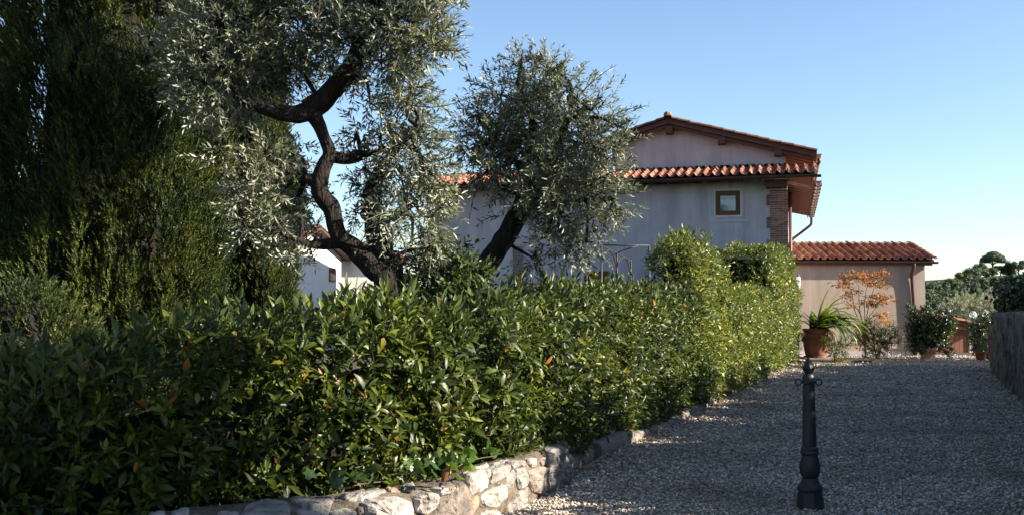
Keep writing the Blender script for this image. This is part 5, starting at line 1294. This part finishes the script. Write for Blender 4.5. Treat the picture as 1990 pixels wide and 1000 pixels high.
# ------------------------------------------------------------------ planting in front of the annexe
shrub('flowering_bush', 'loose green flowering bush below the orange maple by the annexe wall', 'bush', (at(1705, 690, 31.5).x, 31.5, 0), [(tuple(at(1700, 655, 31.5)), .42), (tuple(at(1675, 645, 31.5)), .30), (tuple(at(1725, 660, 31.4)), .34), (tuple(at(1700, 680, 31.4)), .36), (tuple(at(1690, 630, 31.6)), .22), (tuple(at(1730, 640, 31.5)), .2), (tuple(at(1668, 660, 31.5)), .26)], 'yellowgreen', .055, 900, stemmat='bark_fine')
def flowers(spots, Y, parent_name, label):
    for px, py in spots:
        q = at(px, py, Y); cl = Cloud(); k = 7; a = np.linspace(0, 2 * pi, k, endpoint=False) + rng.uniform(0, 1)
        D = np.stack([np.cos(a), np.full(k, -.45), np.sin(a)], 1); cl.add(*leaf_small(.8, .3, -.2), np.tile(np.array(q), (k, 1)), D, np.tile([[0, -1.0, .2]], (k, 1)), np.full(k, .055))
        put('flower', cl.mesh('flower'), M['petal'], bpy.data.objects[parent_name])
flowers([(1691, 668), (1664, 676)], 31.1, 'flowering_bush', '')
# autumn maple
Ym = 32.0
mp_ = thing('maple_tree', (at(1680, 690, Ym).x, Ym, 0), 'small multi stemmed maple with orange autumn leaves against the annexe wall', 'tree')
mb = MB(); mbase = Vector((at(1682, 690, Ym).x, Ym, 0))
stems_ = [[(1680, 640), (1672, 610), (1669, 575), (1668, 555), (1660, 545)], [(1683, 640), (1686, 605), (1695, 570), (1705, 545), (1715, 530)], [(1676, 640), (1660, 600), (1656, 570), (1648, 552)], [(1684, 630), (1700, 600), (1716, 585)], [(1682, 640), (1680, 590), (1684, 560), (1690, 540)], [(1672, 610), (1650, 590), (1640, 575)], [(1686, 628), (1705, 612), (1720, 612)]]
for s_ in stems_:
    q = [mbase] + [at(x, y, Ym + rng.normal(0, .08)) for x, y in s_]; q = catmull(q, 4); mb.tube(q, lerp_list([.022, .012, .005], len(q)), 6)
cl = Cloud(); st = Cloud(); MT = leaf_small(.75, .15, .2); tw = MB()
for (px, py, rx, ry, n) in ((1645, 537, 20, 8, 34), (1668, 534, 24, 9, 44), (1695, 537, 20, 9, 36), (1716, 530, 14, 9, 24), (1712, 552, 18, 7, 34), (1690, 551, 16, 6, 22), (1640, 552, 17, 7, 26), (1660, 563, 13, 6, 14), (1714, 577, 18, 8, 40), (1700, 588, 22, 7, 36), (1680, 587, 12, 5, 12), (1648, 575, 14, 6, 14), (1716, 613, 16, 7, 26), (1722, 623, 9, 5, 10), (1650, 592, 10, 4, 6), (1700, 575, 16, 5, 20)):
    n = int(n * 1.45)
    P = np.array([tuple(at(px + rng.normal(0, rx * .5), py + rng.normal(0, ry * .5), Ym + rng.normal(0, .28))) for _ in range(n)])
    D = np.stack([rng.normal(0, 1, n), rng.normal(0, .7, n), rng.normal(-.1, .25, n)], 1); shoots(cl, MT, P, D, rng.uniform(.10, .2, n), 6, .055, 55, 25, .1, st, .0025)
put('stems', mb.mesh('stems', True), M['bark_fine'], mp_); put('crown', cl.mesh('crown'), M['maple'], mp_, kind='stuff'); put('twigs', st.mesh('twigs'), M['bark_fine'], mp_, kind='stuff')
# camellia in pot
Yc = 31.0
cp = at(1803, 694, Yc); CPT = Vector((cp.x, Yc, 0))
def simple_pot(label, c, r_, h, mat='terracotta_pale', group=None):
    t = thing('flower_pot', c, label, 'pot', group)
    put('body', MB().lathe([(r_ * .7, 0), (r_ * .72, .01), (r_ * .95, h * .8), (r_ * 1.06, h * .81), (r_ * 1.08, h), (r_ * .96, h), (r_ * .92, h * .86), (.03, h * .84)], (0, 0, 0), 24).mesh('body', True), M[mat], t, False); return t
simple_pot('pale terracotta pot under the camellia beside the annexe downpipe', CPT, .26, .34)
shrub('camellia_bush', 'glossy camellia bush with pink flowers growing from the pale pot', 'bush', CPT + Vector((0, 0, .3)), [(tuple(at(1800, 655, Yc)), .42), (tuple(at(1785, 665, Yc)), .30), (tuple(at(1824, 655, Yc)), .30), (tuple(at(1815, 630, Yc)), .30), (tuple(at(1846, 632, Yc)), .20), (tuple(at(1790, 625, Yc)), .22), (tuple(at(1772, 608, Yc)), .13), (tuple(at(1800, 605, Yc)), .14), (tuple(at(1835, 612, Yc)), .17), (tuple(at(1775, 640, Yc)), .18), (tuple(at(1842, 680, Yc)), .12), (tuple(at(1770, 596, Yc)), .07)], 'camellia', .08, 1500, stemmat='bark_fine')
flowers([(1832, 671), (1841, 675), (1804, 679), (1836, 683), (1848, 668)], Yc - .4, 'camellia_bush', '')
q = at(1906, 697, 30.5); q.z = 0
simple_pot('terracotta pot with small shrub by the far end of the old wall', q, .17, .26, 'terracotta')
shrub('wall_shrub', 'dark green shrub filling the corner between shed and old wall', 'shrub', (at(1908, 690, 31.5).x, 31.5, 0), [(tuple(at(1905, 640, 31.5)), .34), (tuple(at(1915, 665, 31.3)), .38), (tuple(at(1922, 625, 31.5)), .30), (tuple(at(1898, 665, 31.5)), .28), (tuple(at(1925, 690, 31)), .3), (tuple(at(1895, 645, 31.5)), .2)], 'camellia', .07, 850)
shrub('pot_plant', 'little green plant growing in the terracotta pot by the old wall', 'plant', q + Vector((0, 0, .24)), [(tuple(q + Vector((0, 0, .40))), .20)], 'dark_leaf', .05, 80)
# iron garden chair beside the annexe
chY = 32.2; cb = at(1742, 692, chY)
chr_ = thing('garden_chair', (cb.x, chY, 0), 'black metal garden chair standing against the annexe wall', 'chair', rotz=radians(-35))
def cbar(nm, pts, r_=.012): put(nm, MB().tube(catmull(pts, 6) if len(pts) > 2 else pts, r_, 8).mesh(nm, True), M['iron'], chr_, False)
cbar('leg', [(-.2, -.2, .44), (-.21, -.23, .2), (-.22, -.25, 0)]); cbar('leg', [(.2, -.2, .44), (.21, -.23, .2), (.22, -.25, 0)])
cbar('leg', [(-.2, .2, .44), (-.21, .24, .2), (-.22, .30, 0)]); cbar('leg', [(.2, .2, .44), (.21, .24, .2), (.22, .30, 0)])
put('seat', MB().lathe([(.2, .435), (.225, .44), (.225, .455), (.2, .462)], (0, 0, 0), 20).mesh('seat'), M['iron'], chr_, False)
cbar('backrest', [(-.2, .2, .45), (-.21, .25, .7), (-.2, .30, .88), (0, .33, .93), (.2, .30, .88), (.21, .25, .7), (.2, .2, .45)])
for x in (-.1, 0, .1): cbar('back_bar', [(x, .21, .46), (x, .27, .72), (x, .32, .915)], .008)
cbar('armrest', [(-.21, .25, .66), (-.24, 0, .67), (-.22, -.18, .62), (-.2, -.2, .45)]); cbar('armrest', [(.21, .25, .66), (.24, 0, .67), (.22, -.18, .62), (.2, -.2, .45)])
# timber edging on the gravel
e0, e1 = gp(1648, 702), gp(1692, 704)
tb = MB(); t_ = (e1 - e0).normalized(); n_ = Vector((-t_.y, t_.x, 0)); v = [e0, e1, e1 + n_ * .1, e0 + n_ * .1]; v = [Vector((q.x, q.y, .0)) for q in v] + [Vector((q.x, q.y, .055)) for q in v]
o = put('timber_edging', tb.add(v, [(3, 2, 1, 0), (4, 5, 6, 7), (0, 1, 5, 4), (1, 2, 6, 5), (2, 3, 7, 6), (3, 0, 4, 7)]).mesh('timber_edging'), M['dark_wood']); tag(o, 'dark timber strip lying on the gravel right of the urn', 'edging')
# lantern on a post beside the hedge end
Yl = 30.9; lp = at(1551, 545, Yl); L0 = Vector((lp.x, Yl, 0))
lan = thing('garden_lantern', L0, 'black four sided lantern with pale glass on a post at the hedge end', 'lantern')
zt_ = lambda y: at(1551, y, Yl).z
put('post', MB().lathe([(.05, 0), (.05, .1), (.022, .14), (.018, zt_(562)), (.03, zt_(560))], (0, 0, 0), 10).mesh('post', True), M['iron'], lan, False)
put('glass_case', MB().lathe([(.045, zt_(559)), (.088, zt_(545)), (.085, zt_(544.5)), (.05, zt_(536))], (0, 0, 0), 4).mesh('glass_case'), M['frost'], lan, False)
put('band', MB().lathe([(.10, zt_(545.6)), (.104, zt_(545)), (.104, zt_(544)), (.09, zt_(543.6))], (0, 0, 0), 4).mesh('band'), M['iron'], lan, False)
put('cap', MB().lathe([(.062, zt_(536.5)), (.06, zt_(535)), (.028, zt_(533)), (.016, zt_(531)), (.022, zt_(530.4)), (.006, zt_(529))], (0, 0, 0), 8).mesh('cap', True), M['iron'], lan, False)
# two globe lamps near the old wall
for (px, py, Y, lb) in ((1891, 611, 33.0, 'clear glass globe lamp in front of the shed eave'), (1917, 611, 31.8, 'clear glass globe lamp half hidden by the old wall end')):
    c = at(px, py, Y); g = thing('globe_lamp', (c.x, Y, 0), lb, 'lamp', 'globe garden lamps')
    put('post', MB().lathe([(.06, 0), (.06, .05), (.02, .07), (.02, c.z - .13), (.05, c.z - .12), (.05, c.z - .10)], (0, 0, 0), 12).mesh('post', True), M['iron'], g, False)
    put('globe', MB().lathe([(.12 * sin(a), c.z - .12 * cos(a)) for a in np.linspace(.35, pi - .01, 12)], (0, 0, 0), 20).mesh('globe', True), M['globe'], g, False)
    put('bulb', MB().lathe([(.02, c.z - .10), (.025, c.z - .03), (.04, c.z + .01), (.02, c.z + .04), (.004, c.z + .045)], (0, 0, 0), 12).mesh('bulb', True), M['frost'], g, False)

# ------------------------------------------------------------------ wooded hill
def hill_z(x, y):
    px = CX + F * x / y
    top = np.interp(px, [1200, 1500, 1790, 1850, 1890, 1930, 1990, 2100, 2600], [604, 600, 572, 560, 540, 528, 526, 520, 500])
    zt_ = CAMZ + (600 - top) * 300 / F
    u = max(0, min(1, (y - 210) / 90)); u = u * u * (3 - 2 * u)
    return -1.5 + (zt_ + 1.5 - 1.0) * u + .4 * mnoise.noise(Vector((x * .05, y * .05, 0)))
V, Fc = [], []; nx, ny = 60, 26
for j in range(ny + 1):
    for i in range(nx + 1):
        y = 190 + 330 * j / ny; px = 1500 + 1500 * i / nx; x = (px - CX) * min(y, 300) / F; V.append((x, y, hill_z(x, min(y, 300))))
for j in range(ny):
    for i in range(nx): Fc.append((j * (nx + 1) + i, j * (nx + 1) + i + 1, (j + 1) * (nx + 1) + i + 1, (j + 1) * (nx + 1) + i))
M['hill_soil'] = surf_mat('hillside_scrub', (0.022, 0.034, 0.018), (0.045, 0.062, 0.030), .3, .95, .5, 2, bdist=.3)
me = bpy.data.meshes.new('hill'); me.from_pydata(V, [], Fc); me.update(); tag(put('hill', me, M['hill_soil']), kind='structure')
def proto_tree(R, H, lobes, n, leaf, trunk_h, seed):
    r_ = np.random.default_rng(seed); cl = Cloud(); P, D = [], []
    for _ in range(lobes):
        a, e = r_.uniform(0, 2 * pi), r_.uniform(-.3, 1); c = np.array([cos(a) * R * .55, sin(a) * R * .55, trunk_h + (H - trunk_h) * (.45 + .3 * e)]); q = R * r_.uniform(.35, .55)
        m_ = n // lobes; dv = norm(r_.normal(0, 1, (m_, 3))); P.append(c + dv * q * (r_.uniform(.2, 1, m_) ** .5)[:, None] * np.array([1, 1, .8])); D.append(dv)
    P, D = np.concatenate(P), np.concatenate(D); k = len(P); N_ = D + r_.normal(0, .5, (k, 3)) + np.array([0, 0, .4]); T_ = np.cross(N_, r_.normal(0, 1, (k, 3)))
    cl.add(*leaf_small(.7, .2, .1), P, T_, N_, leaf * r_.uniform(.6, 1.3, k)); crown = cl.mesh('crown')
    mb = MB(); mb.tube([(0, 0, -.5), (.05, 0, trunk_h * .6), (0, .05, trunk_h + (H - trunk_h) * .6)], [R * .09, R * .07, R * .03], 8)
    for i in range(5):
        a = i * 1.26; mb.tube([(0, 0, trunk_h * .8), (cos(a) * R * .3, sin(a) * R * .3, trunk_h + (H - trunk_h) * .3), (cos(a) * R * .6, sin(a) * R * .6, trunk_h + (H - trunk_h) * .6)], [R * .045, R * .03, R * .012], 6)
    return crown, mb.mesh('trunk', True)
HP = [proto_tree(3.0, 6.0, 16, 4200, .42, 1.2, s_) for s_ in (1, 2, 3)]
for k_, (c_, t_) in enumerate(HP): c_.materials.append(M['hill_leaf_light' if k_ == 1 else 'hill_leaf']); t_.materials.append(M['bark_fine'])
def far_tree(name, label, x, y, z, sc_, pr, group, rz):
    t = thing(name, (x, y, z), label, 'tree', group, rz); t.scale = (sc_[0], sc_[0], sc_[1])
    for nm, me in (('crown', pr[0]), ('trunk', pr[1])):
        o = bpy.data.objects.new(nm, me); col.objects.link(o); o.parent = t
r3 = np.random.default_rng(11)
HT = []
for px, py, Y in [(1808, 558, 262), (1830, 553, 268), (1852, 550, 272), (1872, 540, 278), (1890, 532, 282), (1905, 522, 290), (1918, 528, 296), (1945, 526, 300), (1962, 528, 300), (1980, 518, 296), (1998, 514, 296), (1815, 575, 240), (1840, 572, 245), (1865, 566, 250), (1888, 558, 255), (1910, 552, 262), (1932, 548, 266), (1955, 548, 268), (1978, 542, 268), (1998, 540, 268), (1825, 592, 222), (1855, 590, 226), (1885, 584, 230), (1915, 580, 234), (1945, 576, 238), (1975, 572, 240), (2000, 570, 240), (1800, 570, 236), (1795, 590, 225)]:
    x = (px - CX) * Y / F; zt_ = CAMZ + (600 - (py - 12)) * Y / F; s_ = r3.uniform(.62, .95); HT.append((px, py)); zb = hill_z(x, Y)
    hgt = max(2.2, zt_ - zb) / 6.0
    far_tree('hill_tree', 'rounded dark green broadleaf tree on the wooded far hillside', x, Y, zt_ - 6.0 * max(hgt, s_ * .8), (s_ * r3.uniform(.8, 1.3), max(hgt, s_ * .8) * r3.uniform(.95, 1.12)), HP[int(r3.integers(3))], 'trees on the wooded hill', r3.uniform(0, 6))
# umbrella pine on the hill top
Yu = 300.; u0 = at(1928, 535, Yu)
up_ = thing('umbrella_pine', u0, 'umbrella pine with wide flat crown standing alone on the hilltop', 'tree')
cl = Cloud()
for cx, cy_, rx, ry in ((1930, 500, 19, 9), (1919, 503, 12, 8), (1941, 502, 12, 8), (1930, 495, 13, 7), (1950, 506, 5, 4), (1911, 505, 6, 5), (1945, 505, 8, 5)):
    n = 2000; c = np.array(at(cx, cy_, Yu)); dv = norm(rng.normal(0, 1, (n, 3))); P = c + dv * (rng.uniform(0, 1, n) ** .4)[:, None] * np.array([rx, rx, ry]) * Yu / F
    N_ = dv + rng.normal(0, .5, (n, 3)); cl.add(*leaf_small(.6, .2, .1), P, np.cross(N_, rng.normal(0, 1, (n, 3))), N_, rng.uniform(.2, .5, n))
put('crown', cl.mesh('crown'), M['hill_leaf'], up_, kind='stuff')
mb = MB(); mb.tube([u0 - Vector((0, 0, 1)), at(1929, 515, Yu), at(1929, 506, Yu)], [.3, .22, .15], 8)
for a, b in ((1918, 503), (1940, 503), (1950, 506), (1925, 500), (1935, 499)): mb.tube([at(1929, 515 + rng.uniform(-2, 4), Yu), at((1929 + a) / 2, 509, Yu), at(a, b, Yu)], [.14, .1, .05], 6)
put('trunk', mb.mesh('trunk', True), M['bark_fine'], up_)
q = at(1906, 520, Yu); f2 = thing('umbrella_pine', q, 'very small leaning pine left of the wide umbrella pine', 'tree')
cl = Cloud(); n = 500; c = np.array(at(1908, 510, Yu)); dv = norm(rng.normal(0, 1, (n, 3))); cl.add(*leaf_small(.6, .2, .1), c + dv * np.array([.7, .7, .45]), np.cross(dv, rng.normal(0, 1, (n, 3))), dv, rng.uniform(.2, .4, n)); put('crown', cl.mesh('crown'), M['hill_leaf'], f2, kind='stuff')
mb = MB(); mb.tube([at(1914, 524, Yu), at(1908, 511, Yu)], [.12, .06], 6); put('trunk', mb.mesh('trunk'), M['bark_fine'], f2)
c = at(1959, 525, 298); cypress('tiny dark pointed cypress on the hilltop right of the umbrella pine', c.x, 298, .62, 2.8, 700, zmin=.1, group=None, mat='hill_leaf', slen=(.5, .9))
bpy.data.objects['cypress_tree.004'].location.z = at(1959, 526, 298).z - .2 if 'cypress_tree.004' in bpy.data.objects else 0

# ------------------------------------------------------------------ evergreen trees along the old wall (they shade the drive)
SP = [proto_tree(1.35, 3.2, 14, 5200, .16, .5, s_) for s_ in (21, 22, 23)]
for c_, t_ in SP: c_.materials.append(M['dark_leaf']); t_.materials.append(M['bark_fine'])
G = 'evergreen trees behind the old wall right of the drive'
r4 = np.random.default_rng(3)
for i, y in enumerate(np.arange(4.7, 29.0, 1.85)):
    x = .5 * y + 1.9 + r4.uniform(0, .5); kx = np.interp(y + 1.0, [p[1] for p in KERB], [p[0] for p in KERB]); kx = min(kx, 8.3)
    ex = .0 if y > 23 else .58; h = (x - kx) * tan(SUN_EL) + (.88 if y < 13 else ex) + r4.normal(0, .16)
    if y < 7.5: h -= .5
    far_tree('evergreen_tree', 'dense dark evergreen tree behind the old wall right of the drive', x + .3, y, -.05, (1.25, max(h, 2.2) / 3.2), SP[i % 3], G, r4.uniform(0, 6))
far_tree('evergreen_tree', 'tall dark evergreen tree right of the drive near the camera', 9.0, 1.5, -.05, (2.0, 9.2 / 3.2), SP[0], G, 1.0)
far_tree('evergreen_tree', 'tall dark evergreen tree right of the drive near the camera', 10.5, -2.6, -.05, (2.0, 9.0 / 3.2), SP[1], G, 2.0)
far_tree('evergreen_tree', 'rounded dark evergreen tree rising behind the old wall at the right picture edge', at(1988, 600, 25.0).x + .25, 25.0, -.05, (.75, 2.55 / 3.2), SP[2], G, 4.0)

for x, y, h in ((-7.5, -1.5, 9), (-5.0, -4.0, 9), (-10.5, 1.5, 8.5)):  # unseen trees added around the camera to keep sky light off the hedge
    far_tree('evergreen_tree', 'unseen tall evergreen added near the camera to block sky light', x, y, -.05, (1.5, h / 3.2), SP[int(h) % 3], 'unseen evergreens added to block sky light', x)

# leaf litter blown along the kerb
cl = Cloud(); n = 420; s = rng.uniform(0, KL, n) ; P = np.array([(*path_at(KERB, v)[0], .02) for v in s]); tt = np.array([tuple(path_at(KERB, v)[1]) for v in s]); off = .02 + np.abs(rng.normal(0, .28, n)) * np.clip(s / 8, .4, 1.4)
P[:, 0] += tt[:, 1] * off; P[:, 1] -= tt[:, 0] * off; P[:, 2] += rng.uniform(0, .02, n); a = rng.uniform(0, 6.28, n)
cl.add(*leaf_small(.4, .3, .2), P, np.stack([np.cos(a), np.sin(a), rng.normal(0, .2, n)], 1), np.stack([rng.normal(0, .4, n), rng.normal(0, .4, n), np.ones(n)], 1), rng.uniform(.035, .075, n))
tag(put('fallen_leaves', cl.mesh('fallen_leaves'), M['dead_leaf']), kind='stuff')
t = thing('added_shade_tree', (9.3, 7.6, -.05), 'unseen tall tree added right of the drive to shade the broad cypress', 'tree')
pr = proto_tree(1.35, 3.0, 14, 5200, .16, .3, 77); pr[0].materials.append(M['dark_leaf'])
o = bpy.data.objects.new('crown', pr[0]); col.objects.link(o); o.parent = t; o.location = (0, 0, 8.2); o.scale = (1.0, 1.0, 1.9)  # high crown added out of view so its shade falls on the cypress
put('trunk', MB().tube([(0, 0, -.1), (.1, 0, 4), (0, .1, 8.5), (0, 0, 12)], [.2, .16, .12, .03], 10).mesh('trunk', True), M['bark_fine'], t, False)
